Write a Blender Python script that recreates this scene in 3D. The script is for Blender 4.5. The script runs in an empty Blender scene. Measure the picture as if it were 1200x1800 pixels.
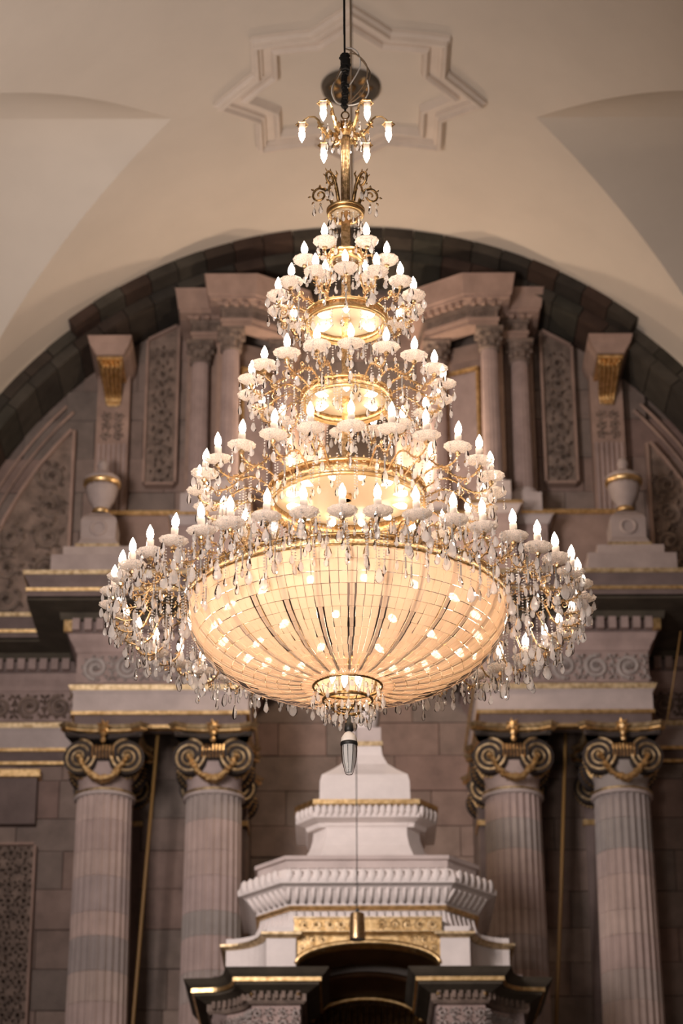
import bpy, math, random
from math import sin, cos, pi, radians as R, sqrt, hypot, atan2, tan
from mathutils import Vector, Matrix
random.seed(7)
C = bpy.context.scene.collection
sc = bpy.context.scene

# ------------------------------------------------------------------ camera
TH, ROLL, FPX = R(24.6), -0.00355, 4250.0
CP = Vector((0, 0, 1.6))
FW = Vector((0, cos(TH), sin(TH))); UP0 = Vector((0, -sin(TH), cos(TH))); RT0 = Vector((1, 0, 0))
RT = RT0*cos(ROLL) + UP0*sin(ROLL); UP = UP0*cos(ROLL) - RT0*sin(ROLL)
cd = bpy.data.cameras.new('camera'); cam = bpy.data.objects.new('camera', cd); C.objects.link(cam)
cam.matrix_world = Matrix(((RT.x, UP.x, -FW.x, CP.x), (RT.y, UP.y, -FW.y, CP.y), (RT.z, UP.z, -FW.z, CP.z), (0, 0, 0, 1)))
cd.sensor_fit = 'VERTICAL'; cd.sensor_height = 36; cd.lens = 85; cd.clip_end = 200
cd.dof.use_dof = True; cd.dof.focus_distance = 12.6; cd.dof.aperture_fstop = 3.1
sc.camera = cam
# ------------------------------------------------------------------ light
w = bpy.data.worlds.new('world'); sc.world = w; w.use_nodes = True
w.node_tree.nodes['Background'].inputs[0].default_value = (1.0, .84, .74, 1)
w.node_tree.nodes['Background'].inputs[1].default_value = 0.115
def light(name, kind, loc, power, col, size=1.0, target=None, size_y=None, spot=None):
    l = bpy.data.lights.new(name, kind); l.energy = power; l.color = col
    if kind == 'AREA':
        l.size = size
        if size_y: l.shape = 'RECTANGLE'; l.size_y = size_y
    else: l.shadow_soft_size = size
    if kind == 'AREA' and spot: l.spread = spot; spot = None
    if spot: l.spot_size = spot; l.spot_blend = .5
    o = bpy.data.objects.new(name, l); C.objects.link(o); o.location = loc
    if target: o.rotation_euler = (Vector(target) - Vector(loc)).to_track_quat('-Z', 'Y').to_euler()
    return o
light('nave_window_light', 'AREA', (-6.2, 17, 12.0), 365, (1, .88, .84), 2.5, (.8, 32, 10.5), 4, R(75))
light('nave_fill_light', 'AREA', (-3.0, 4, 4.0), 64, (1, .86, .77), 2.5, (0, 12, 7.0), None, R(45))
light('altar_uplight', 'POINT', (.3, 32.6, 16.1), 190, (1, .76, .55), .10)
for sd in (-1, 1): light('niche_lamp', 'POINT', (.305+sd*.8, 34.45, 18.3), 105, (1, .76, .55), .05)
light('vault_fill_light', 'AREA', (-4.5, 18, 10.5), 270, (1, .88, .82), 1.5, (-4.0, 30, 20.5), None, R(80))  # added fill, no visible fitting: brightens the left side of the vault
sc.view_settings.view_transform = 'Standard'; sc.view_settings.look = 'None'
sc.view_settings.gamma = 1; sc.view_settings.use_curve_mapping = False
sc.view_settings.exposure = 0.0
sc.cycles.max_bounces = 8; sc.cycles.diffuse_bounces = 3; sc.cycles.glossy_bounces = 3
sc.cycles.transmission_bounces = 8; sc.cycles.transparent_max_bounces = 16
sc.cycles.caustics_reflective = False; sc.cycles.caustics_refractive = False
sc.cycles.sample_clamp_indirect = 4.0

# ------------------------------------------------------------------ measuring
def at(px, py, Y):
    d = FW + RT*((px-600)/FPX) + UP*((900-py)/FPX)
    return CP + d*(Y/d.y)
def Zy(py, Y, px=630): return at(px, py, Y).z
def Wd(npx, py, Y): return at(640+npx, py, Y).x - at(640, py, Y).x
# ------------------------------------------------------------------ materials
def mat(name): 
    m = bpy.data.materials.new(name); m.use_nodes = True
    return m, m.node_tree.nodes, m.node_tree.links, m.node_tree.nodes['Principled BSDF']
def ramp(N, pts):
    r = N.new('ShaderNodeValToRGB'); e = r.color_ramp.elements
    while len(e) < len(pts): e.new(.5)
    for k, (p, c) in enumerate(pts): e[k].position = p; e[k].color = (*c, 1)
    return r
def stone(name, cols, rough=.8, vary=.35, scale=3, bump=.25, stripes=None):
    m, N, L, P = mat(name)
    oi = N.new('ShaderNodeObjectInfo')
    r = ramp(N, [(i/max(1, len(cols)-1), c) for i, c in enumerate(cols)]); L.new(oi.outputs['Random'], r.inputs[0])
    tc = N.new('ShaderNodeTexCoord'); n = N.new('ShaderNodeTexNoise'); n.inputs['Scale'].default_value = scale
    n.inputs['Detail'].default_value = 6; n.inputs['Roughness'].default_value = .6; 
    geo = N.new('ShaderNodeNewGeometry'); L.new(geo.outputs['Position'], n.inputs['Vector'])
    r2 = ramp(N, [(.25, (1-vary,)*3), (.75, (1+vary*.4,)*3)]); L.new(n.outputs[0], r2.inputs[0])
    mx = N.new('ShaderNodeMix'); mx.data_type = 'RGBA'; mx.blend_type = 'MULTIPLY'; mx.inputs[0].default_value = 1
    L.new(r.outputs[0], mx.inputs[6]); L.new(r2.outputs[0], mx.inputs[7]); L.new(mx.outputs[2], P.inputs['Base Color'])
    P.inputs['Roughness'].default_value = rough; P.inputs['Specular IOR Level'].default_value = .25
    n2 = N.new('ShaderNodeTexNoise'); n2.inputs['Scale'].default_value = scale*9; L.new(geo.outputs['Position'], n2.inputs['Vector'])
    b = N.new('ShaderNodeBump'); b.inputs['Strength'].default_value = bump; b.inputs['Distance'].default_value = .02
    L.new(n2.outputs[0], b.inputs['Height']); L.new(b.outputs[0], P.inputs['Normal'])
    return m
def metal(name, col, rough, dirt=None, scale=14):
    m, N, L, P = mat(name)
    P.inputs['Metallic'].default_value = 1; P.inputs['Roughness'].default_value = rough
    geo = N.new('ShaderNodeNewGeometry'); n = N.new('ShaderNodeTexNoise'); n.inputs['Scale'].default_value = scale; n.inputs['Detail'].default_value = 4
    L.new(geo.outputs['Position'], n.inputs['Vector'])
    r = ramp(N, [(.35, dirt or tuple(c*.6 for c in col)), (.6, col)]); L.new(n.outputs[0], r.inputs[0]); L.new(r.outputs[0], P.inputs['Base Color'])
    b = N.new('ShaderNodeBump'); b.inputs['Strength'].default_value = .3; b.inputs['Distance'].default_value = .01
    L.new(n.outputs[0], b.inputs['Height']); L.new(b.outputs[0], P.inputs['Normal'])
    return m
def emit(name, col, s):
    m, N, L, P = mat(name); P.inputs['Base Color'].default_value = (*col, 1)
    P.inputs['Emission Color'].default_value = (*col, 1); P.inputs['Emission Strength'].default_value = s
    return m
def glassy(name, body, k_body, k_gloss, rough=.08, glass=False, noise=0):
    """pale cut glass: part clear, part milky from its facets, part mirror-like"""
    m, N, L, P = mat(name); N.remove(P); out = N['Material Output']
    tr = N.new('ShaderNodeBsdfTransparent')
    if glass:
        tr = N.new('ShaderNodeBsdfGlass'); tr.inputs['IOR'].default_value = 1.5; tr.inputs['Roughness'].default_value = .0
    df = N.new('ShaderNodeBsdfDiffuse'); df.inputs[0].default_value = (*body, 1)
    tl = N.new('ShaderNodeBsdfTranslucent'); tl.inputs[0].default_value = (*body, 1)
    gl = N.new('ShaderNodeBsdfGlossy'); gl.inputs['Roughness'].default_value = rough
    a = N.new('ShaderNodeMixShader'); a.inputs[0].default_value = .5; L.new(df.outputs[0], a.inputs[1]); L.new(tl.outputs[0], a.inputs[2])
    b = N.new('ShaderNodeMixShader'); b.inputs[0].default_value = k_body; L.new(tr.outputs[0], b.inputs[1]); L.new(a.outputs[0], b.inputs[2])
    if noise:
        geo = N.new('ShaderNodeNewGeometry'); n = N.new('ShaderNodeTexVoronoi'); n.inputs['Scale'].default_value = noise
        L.new(geo.outputs['Position'], n.inputs['Vector'])
        mr = N.new('ShaderNodeMapRange'); mr.inputs[1].default_value = .1; mr.inputs[2].default_value = .6; mr.inputs[3].default_value = k_body-.2; mr.inputs[4].default_value = min(1, k_body+.2)
        L.new(n.outputs[0], mr.inputs[0]); L.new(mr.outputs[0], b.inputs[0])
        bp = N.new('ShaderNodeBump'); bp.inputs['Strength'].default_value = .4; bp.inputs['Distance'].default_value = .003
        L.new(n.outputs[0], bp.inputs['Height'])
        for s in (df, tl, gl): L.new(bp.outputs[0], s.inputs['Normal'])
    c = N.new('ShaderNodeMixShader'); lw = N.new('ShaderNodeLayerWeight'); lw.inputs[0].default_value = k_gloss
    L.new(lw.outputs['Fresnel'], c.inputs[0]); L.new(b.outputs[0], c.inputs[1]); L.new(gl.outputs[0], c.inputs[2])
    L.new(c.outputs[0], out.inputs[0])
    return m
PK = [(.36, .25, .21), (.40, .29, .245), (.32, .25, .215), (.38, .265, .22), (.28, .225, .195), (.44, .33, .275), (.35, .235, .20)]
M_block = stone('pink_grey_ashlar', [tuple(c*.80 for c in k) for k in PK])
M_drum = stone('column_drum_stone', [tuple(c*.78 for c in k) for k in [(.66, .51, .46), (.60, .46, .42), (.50, .45, .42), (.70, .54, .48), (.64, .50, .47), (.44, .40, .38), (.68, .53, .47), (.58, .44, .40), (.74, .60, .52)]], vary=.2)
M_pink = stone('carved_pink_stone', [(.42, .315, .285), (.45, .335, .305)], vary=.3)
M_attic = stone('attic_pink_stone', [(.37, .255, .205), (.40, .275, .225)], vary=.3)
M_pale = stone('pale_grey_stone', [(.56, .47, .445), (.59, .50, .47)], vary=.2)
M_urn = stone('urn_stone', [(.42, .34, .315), (.44, .36, .33)], vary=.25)
M_cib = stone('white_painted_stone', [(.82, .74, .705), (.84, .76, .725)], vary=.14)
M_rel = stone('weathered_relief_stone', [(.25, .19, .155), (.29, .21, .17)], vary=.6, scale=5)
M_relg = stone('grey_relief_stone', [(.52, .45, .42), (.5, .44, .41)], vary=.4, scale=5)
M_dark = stone('dark_green_stone', [(.058, .048, .038), (.066, .038, .028), (.048, .046, .035), (.078, .066, .052), (.042, .036, .03)], vary=.4)
M_soff = stone('dark_cornice_and_soffit_shade', [(.09, .075, .055), (.1, .08, .06)], vary=.4)
M_brn = stone('grey_brown_stone', [(.20, .15, .14), (.22, .165, .15)], vary=.3)
M_blk = stone('black_capital_paint', [(.07, .055, .05), (.075, .06, .05)], vary=.4)
M_wood = stone('dark_wood', [(.13, .055, .02), (.14, .06, .022)], vary=.5, rough=.5)
M_vault = stone('cream_plaster', [(.68, .60, .51), (.68, .60, .51)], vary=.07, scale=.8, bump=.1)
M_mold = stone('plaster_moulding', [(.72, .62, .53), (.72, .62, .53)], vary=.1, bump=.05)
M_gold = metal('gilding', (.92, .66, .34), .40, (.6, .38, .16))
M_gpale = metal('worn_pale_gilding', (.72, .57, .36), .55, (.42, .30, .16))
M_brass = metal('chandelier_brass', (.84, .61, .36), .34, (.46, .29, .13), 60)
M_bdk = metal('aged_brass', (.50, .32, .14), .4, (.2, .12, .05), 50)
M_bulb = emit('lit_bulb', (1, .80, .64), 56)
M_bulb_in = emit('lit_inner_bulb', (1, .78, .54), 16)
M_sleeve = glassy('white_candle_sleeve', (.72, .64, .58), .97, .05)
M_bulb_bowl = emit('lit_bowl_bulb', (1, .80, .58), 45)
M_pan = glassy('cut_glass_pan', (.98, .88, .80), .74, .06, .15, noise=150)
M_drop = glassy('crystal', (1, .96, .94), .42, .2, .03)
M_bead = glassy('crystal_bead', (1, .95, .92), .7, .2, .05)
M_tile = glassy('frosted_glass_panel', (.98, .78, .60), .84, .02, .15)
M_tin = glassy('milky_reflector', (.85, .68, .48), 1.0, .15, .2)
M_rod = glassy('clear_rod', (1, .95, .9), .4, .4)
M_black = mat('black_rubber')[0]; M_black.node_tree.nodes['Principled BSDF'].inputs['Base Color'].default_value = (.012, .012, .012, 1)
M_wire = mat('grey_brown_cable')[0]; M_wire.node_tree.nodes['Principled BSDF'].inputs['Base Color'].default_value = (.28, .20, .13, 1)
M_white = mat('white_plastic')[0]; M_white.node_tree.nodes['Principled BSDF'].inputs['Base Color'].default_value = (.8, .76, .72, 1)
M_led = mat('led_strip')[0]; M_led.node_tree.nodes['Principled BSDF'].inputs['Base Color'].default_value = (.55, .55, .55, 1)
M_clear = glassy('clear_tapered_cover', (.8, .8, .82), .12, .12, .05)
M_niche_shade = mat('painted_niche_shade')[0]; M_niche_shade.node_tree.nodes['Principled BSDF'].inputs['Base Color'].default_value = (.03, .02, .015, 1)

# ------------------------------------------------------------------ mesh building
class MB:
    def __init__(s): s.v = []; s.f = []
    def add(s, v, f, M=None):
        o = len(s.v)
        s.v += [tuple(M @ Vector(p)) for p in v] if M is not None else [tuple(p) for p in v]
        s.f += [tuple(i+o for i in q) for q in f]
        return s
    def mesh(s, name, m, smooth=False):
        me = bpy.data.meshes.new(name); me.from_pydata(s.v, [], s.f); me.materials.append(m)
        if smooth: me.shade_smooth()
        me.update(); return me
def box(b, x0, x1, y0, y1, z0, z1, M=None):
    v = [(x, y, z) for z in (z0, z1) for y in (y0, y1) for x in (x0, x1)]
    return b.add(v, [(0, 2, 3, 1), (4, 5, 7, 6), (0, 1, 5, 4), (2, 6, 7, 3), (0, 4, 6, 2), (1, 3, 7, 5)], M)
def lathe(b, prof, n=16, M=None, mod=None):
    v = []; f = []
    for r, z in prof:
        for i in range(n):
            a = 2*pi*i/n; q = r*(mod(a) if mod else 1); v.append((q*cos(a), q*sin(a), z))
    for j in range(len(prof)-1):
        for i in range(n):
            k = (i+1) % n; f.append((j*n+i, j*n+k, (j+1)*n+k, (j+1)*n+i))
    return b.add(v, f, M)
def tube(b, pts, r, n=6, M=None, cap=True, squash=1):
    P = [Vector(p) for p in pts]; rr = r if isinstance(r, (list, tuple)) else [r]*len(P)
    v = []; f = []; u = None
    for i, p in enumerate(P):
        t = (P[min(i+1, len(P)-1)] - P[max(i-1, 0)]).normalized()
        if u is None: u = t.orthogonal().normalized()
        u = (u - t*u.dot(t))
        u = u.normalized() if u.length > 1e-6 else t.orthogonal().normalized()
        w_ = t.cross(u)
        for k in range(n):
            a = 2*pi*k/n; v.append(p + (u*cos(a) + w_*sin(a)*squash)*rr[i])
    for i in range(len(P)-1):
        for k in range(n):
            j = (k+1) % n; f.append((i*n+k, i*n+j, (i+1)*n+j, (i+1)*n+k))
    if cap: f.append(tuple(range(n-1, -1, -1))); f.append(tuple((len(P)-1)*n+k for k in range(n)))
    return b.add(v, f, M)
def sweep(b, path, prof, closed=False, caps=True, M=None):
    """a moulding: prof (offset to the right of the path, z) carried along an XY path with mitred corners"""
    n = len(path); P = [Vector((p[0], p[1])) for p in path]; nor = []
    for i in range(n):
        d1 = (P[i]-P[i-1]).normalized() if (i or closed) else None
        d2 = (P[(i+1) % n]-P[i]).normalized() if (i < n-1 or closed) else None
        d1 = d1 or d2; d2 = d2 or d1
        n1 = Vector((d1.y, -d1.x)); n2 = Vector((d2.y, -d2.x)); m = (n1+n2)
        m = m/max(.2, m.dot(n1)) if m.length > 1e-5 else n1
        nor.append(m)
    v = []; f = []; k = len(prof)
    for i in range(n):
        for o, z in prof: q = P[i]+nor[i]*o; v.append((q.x, q.y, z))
    for i in range(n if closed else n-1):
        j = (i+1) % n
        for a in range(k-1): f.append((i*k+a, j*k+a, j*k+a+1, i*k+a+1))
    if not closed and caps: f.append(tuple(range(k))); f.append(tuple((n-1)*k+a for a in range(k-1, -1, -1)))
    return b.add(v, f, M)
def prism(b, poly, z0, z1, M=None):
    n = len(poly); v = [(x, y, z0) for x, y in poly]+[(x, y, z1) for x, y in poly]
    return b.add(v, [tuple(range(n-1, -1, -1)), tuple(range(n, 2*n))]+[(i, (i+1) % n, n+(i+1) % n, n+i) for i in range(n)], M)
def prism_y(b, poly, y0, y1, M=None):
    n = len(poly); v = [(x, y0, z) for x, z in poly]+[(x, y1, z) for x, z in poly]
    return b.add(v, [tuple(range(n)), tuple(range(2*n-1, n-1, -1))]+[(i, n+i, n+(i+1) % n, (i+1) % n) for i in range(n)], M)
def T(x=0, y=0, z=0, rz=0, s=1, rx=0, ry=0):
    S = Matrix.Diagonal((s, s, s, 1)) if not isinstance(s, tuple) else Matrix.Diagonal((*s, 1))
    return Matrix.Translation((x, y, z)) @ Matrix.Rotation(rz, 4, 'Z') @ Matrix.Rotation(ry, 4, 'Y') @ Matrix.Rotation(rx, 4, 'X') @ S
LM = {}
def put(name, me, parent=None, M=None, kind=None, label=None):
    o = bpy.data.objects.new(name, me); C.objects.link(o)
    if parent is not None: o.parent = parent
    if M is not None: o.matrix_local = M
    LM[o.name] = M.copy() if M is not None else Matrix.Identity(4)
    if kind: o['kind'] = kind
    if label: o['label'] = label
    return o
def obj(name, b, m, parent=None, smooth=False, kind=None, label=None, M=None):
    return put(name, b.mesh(name, m, smooth), parent, M, kind, label)
def thing(name, label, cat, loc=(0, 0, 0), rz=0, group=None):
    o = put(name, None, None, T(*loc, rz)); o['label'] = label; o['category'] = cat
    if group: o['group'] = group
    return o
def tag(o, label, cat, group=None):
    o['label'] = label; o['category'] = cat
    if group: o['group'] = group
    return o
def local(parent):   # parts of an architecture thing are modelled in world space
    return LM[parent.name].inverted() if parent is not None else None
def wobj(name, b, m, parent, smooth=False, kind=None, label=None):
    return obj(name, b, m, parent, smooth, kind, label, local(parent))

XC, XA = .305, .20           # axis of the altar wall, axis of the vault
RV, ZV = 6.907, 15.16        # barrel vault radius and springing height
# ================================================================== SETTING
def vault():
    b = MB(); ys = []; yl, x0, kw, kc = 29.72, 2.66, .98, .79
    lo, hi = yl-(RV-x0)/kc, yl+(RV-x0)/kw*.93
    y = -4.0
    while y < lo-.3: ys.append(y); y += .6
    ys += [lo+(yl-lo)*i/50 for i in range(50)]+[yl+(hi-yl)*i/50 for i in range(51)]+[hi+(35.9-hi)*i/5 for i in range(1, 6)]
    rows = []; K = 72; st = R(88)/K
    for y in ys:
        d = y-yl; xi = x0+(d*kw if d > 0 else -d*kc)
        phi = math.asin(min(1, xi/RV)) if xi < RV*.9999 else pi/2
        half = []
        for k in range(K+1):
            a = min(k*st, phi); half.append((RV*sin(a), ZV+RV*cos(a)))
        xe, ze = half[-1]; xo = max(xe, 9.0) if phi < R(88) else xe
        zo = 21.54-(.23 if d > 0 else .13)*d*d; w_ = 1 if phi < R(80) else max(0, (R(88)-phi)/R(8))
        half += [(xe+(9.0-xe)*k/12*w_, ze+(max(zo, ze-.3)-ze)*w_*(1-(1-k/12)**3)-(1-w_)*.03*k) for k in range(1, 13)]
        rows.append([(XA-x, y, z) for x, z in reversed(half[1:])]+[(XA+x, y, z) for x, z in half])
    n = len(rows[0])
    for r_ in rows: b.v += r_
    for i in range(len(rows)-1):
        for k in range(n-1):
            q = (i*n+k, i*n+k+1, (i+1)*n+k+1, (i+1)*n+k); q2 = []
            for t_ in q:
                if not q2 or all((Vector(b.v[t_])-Vector(b.v[u])).length > 1e-5 for u in q2): q2.append(t_)
            if len(q2) > 2: b.f.append(tuple(q2))
    return obj('ceiling', b, M_vault, smooth=False, kind='structure')
ceil_o = vault()
me = ceil_o.data
me.shade_smooth()
try: me.set_sharp_from_angle(angle=R(6))
except Exception: pass
b = MB(); box(b, -9.5, 9.8, -6, 38, -.3, 0); obj('floor', b, M_brn, kind='structure')
for nm, s in (('wall_left', -1), ('wall_right', 1)):
    b = MB(); x0 = XA+s*(RV+.02); box(b, min(x0, x0+s*.4), max(x0, x0+s*.4), -4, 36.9, 0, ZV+.02)
    x1 = XA+s*9.0; box(b, min(x1, x1+s*.3), max(x1, x1+s*.3), 26, 33.5, ZV, 22); obj(nm, b, M_block, kind='structure')
# back wall : outer faces at Y 35.3, centre recess at 36.6, attic at 35.0
YO, YN, YT = 35.3, 36.6, 35.0
wall = None
b = MB(); box(b, -7.2, 7.6, YN+.12, YN+.5, 0, 22.3)
for s in (-1, 1):
    xa, xb = sorted((XC+s*1.75, XC+s*7.3)); box(b, xa, xb, YO+.12, YN+.2, 0, 16)
box(b, -7.2, 7.6, YT+.12, YT+.6, 16.0, 22.2)
wall = obj('wall_back', b, M_block, kind='structure')
ub = MB(); e = .5
def chamfer_box():
    bb = MB(); q = .5; c = .488; d = .46
    v = [(-q, d, -q), (q, d, -q), (q, d, q), (-q, d, q), (-q, -d, -q), (q, -d, -q), (q, -d, q), (-q, -d, q), (-c, -q, -c), (c, -q, -c), (c, -q, c), (-c, -q, c)]
    f = [(0, 1, 5, 4), (1, 2, 6, 5), (2, 3, 7, 6), (3, 0, 4, 7), (4, 5, 9, 8), (5, 6, 10, 9), (6, 7, 11, 10), (7, 4, 8, 11), (8, 9, 10, 11)]
    return bb.add(v, f)
block_me = chamfer_box().mesh('stone_block', M_block)
def blocks(parent, x0, x1, z0, z1, Y, ch, ln, inside=None, me=block_me, name='stone_block'):
    z = z0; k = 0
    while z < z1-.05:
        h = min(ch*random.uniform(.85, 1.15), z1-z); x = x0; first = True
        if z1-z-h < .15: h = z1-z
        while x < x1-.05:
            l = min(ln*random.uniform(.7, 1.3)*(.5 if (first and k % 2) else 1), x1-x); first = False
            if x1-x-l < .2: l = x1-x
            if inside is None or inside(x+l/2, z+h/2):
                put(name, me, parent, T(x+l/2, Y+.15+random.uniform(-.012, .012), z+h/2, s=(l-.005, .3, h-.005)))
            x += l
        z += h; k += 1
inner = lambda x, z: hypot(x-XA, z-ZV) < 6.8 or z < ZV
blocks(wall, XC-1.75, XC+1.75, 9.0, 16.0, YN, .56, 1.05)
for s in (-1, 1):
    xa, xb = sorted((XC+s*1.75, XC+s*5.6)); blocks(wall, xa, xb, 8.2, 13.5, YO, .56, .85)
blocks(wall, -6.2, 6.8, 16.0, 21.6, YT, .62, 1.0, inner)
# ---------------- dark arch of voussoirs
arch = thing('stone_arch', 'dark stone arch of two rows of blocks framing the altar wall under the vault', 'arch', (XA, 34, ZV))
def vouss(name, r0, r1, y0, y1, a0, a1, n):
    for i in range(n):
        b = MB(); p0 = a0+(a1-a0)*i/n+.0012; p1 = a0+(a1-a0)*(i+1)/n-.0012; dy = random.uniform(-.015, .015)
        v = []
        for y in (y0+dy, y1):
            for r_ in (r0, r1):
                for k in range(4): a = p0+(p1-p0)*k/3; v.append((r_*sin(a), y, r_*cos(a)))
        f = []
        for k in range(3):
            f += [(k, k+1, 4+k+1, 4+k), (8+k, 12+k, 12+k+1, 8+k+1), (k, 8+k, 8+k+1, k+1), (4+k, 4+k+1, 12+k+1, 12+k)]
        f += [(0, 4, 12, 8), (3, 11, 15, 7)]
        b.add(v, f); obj(name, b, M_dark, arch)
vouss('voussoir', 6.73, 6.92, -.38, 1.0, -R(41), R(41), 20)
vouss('voussoir', 6.73, 6.92, -.04, 1.0, -R(88), -R(41), 11); vouss('voussoir', 6.73, 6.92, -.04, 1.0, R(41), R(88), 11)
vouss('voussoir', 6.54, 6.72, 0, 1.0, -R(88), R(88), 42)
# ---------------- star moulding and medallion on the crown
star = thing('star_moulding', 'eight-pointed plaster star moulding on the vault crown', 'moulding', (XA-.05, 29.66, ZV+RV))
def star_path(r):
    a = []; ri = r*.765
    for k in range(16):
        q = pi/8*k; rr = r if k % 2 == 0 else ri; a.append((rr*cos(q), rr*sin(q)))
    return a
def star_rib(name, r, prof):
    P = [Vector(p) for p in star_path(r)]; n = 16; K = 10; v = []; f = []; k = len(prof); mit = []
    for i in range(n):
        d1 = (P[i]-P[i-1]).normalized(); d2 = (P[(i+1) % n]-P[i]).normalized()
        n1 = Vector((-d1.y, d1.x)); n2 = Vector((-d2.y, d2.x)); m_ = n1+n2; mit.append(m_/m_.dot(n1))
    for i in range(n):
        for q in range(K):
            for o, z in prof:
                p = (P[i]+mit[i]*o).lerp(P[(i+1) % n]+mit[(i+1) % n]*o, q/K); x = p.x-.05
                v.append((p.x, p.y, -(RV-sqrt(RV*RV-x*x))+z))
    m = n*K
    for i in range(m):
        for a in range(k-1): j = (i+1) % m; f.append((i*k+a, i*k+a+1, j*k+a+1, j*k+a))
    obj(name, MB().add(v, f), M_mold, star)
star_rib('outer_rib', 2.0, [(0, .03), (0, -.06), (.045, -.09), (.05, -.16), (.10, -.17), (.115, -.10), (.15, -.10), (.16, .03)])
star_rib('flat_band', 1.80, [(0, .03), (0, -.04), (.15, -.04), (.15, .03)])
star_rib('inner_rib', 1.60, [(0, .03), (0, -.08), (.04, -.13), (.08, -.13), (.10, -.05), (.12, .03)])
med = thing('ceiling_medallion', 'round dark bronze medallion in the middle of the plaster star', 'medallion', (XA-.04, 29.66, ZV+RV-.01))
b = MB(); lathe(b, [(0, -.02), (.10, -.02), (.13, -.05), (.36, -.03), (.37, -.08), (.42, -.08), (.44, -.0)], 40); obj('plate', b, M_soff, med, True)
for k in range(8):
    b = MB(); lathe(b, [(.002, -.04), (.05, -.035), (.065, -.01), (.07, .0)], 12, T(.24*cos(k*pi/4), .24*sin(k*pi/4), -.02, k*pi/4, (1.4, .9, 1))); obj('petal', b, M_bdk, med, True)
b = MB(); lathe(b, [(.001, -.09), (.05, -.08), (.08, -.03), (.08, 0)], 16); obj('boss', b, M_bdk, med, True)

# ================================================================== RELIEF CARVING
def spiral(cx, cz, r, turns, a0, sgn=1, n=22, k=.18):
    return [(cx+r*(1-(1-k)*i/n)*cos(a0+sgn*turns*2*pi*i/n), cz+r*(1-(1-k)*i/n)*sin(a0+sgn*turns*2*pi*i/n)) for i in range(n+1)]
def leaf(b, x, y, z, ln, wd, ang, bulge=.04):
    v = [(0, 0, 0), (ln*.45, 0, wd*.5), (ln, 0, 0), (ln*.45, 0, -wd*.5), (ln*.45, -bulge, 0)]
    b.add(v, [(0, 4, 1), (1, 4, 2), (2, 4, 3), (3, 4, 0), (0, 1, 2, 3)], Matrix.Translation((x, y, z)) @ Matrix.Rotation(-ang, 4, 'Y'))
def foliage(b, x0, x1, z0, z1, Y, cell, inside=None, d=.07, rnd=random):
    nx = max(1, round((x1-x0)/cell)); nz = max(1, round((z1-z0)/cell)); cw = (x1-x0)/nx; chh = (z1-z0)/nz
    for i in range(nx):
        for j in range(nz):
            cx = x0+(i+.5)*cw; cz = z0+(j+.5)*chh
            if inside and not inside(cx, cz): continue
            r_ = min(cw, chh)*.44; sg = 1 if (i+j) % 2 else -1; a0 = rnd.uniform(0, 6.28)
            pts = [(x, Y, z) for x, z in spiral(cx, cz, r_, 1.35, a0, sg, 16)]
            tube(b, pts, [r_*.16]*12+[r_*.2]*5, 5)
            for k in range(7):
                a = a0+k*.9+rnd.uniform(-.3, .3); leaf(b, cx+r_*.75*cos(a), Y+.005, cz+r_*.75*sin(a), r_*rnd.uniform(.45, .75), r_*.38, a+rnd.uniform(.4, 1.0)*sg, d)
            for k in range(5):
                a = k*1.256+a0; leaf(b, cx, Y-.01, cz, r_*.32, r_*.2, a, d)

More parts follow.
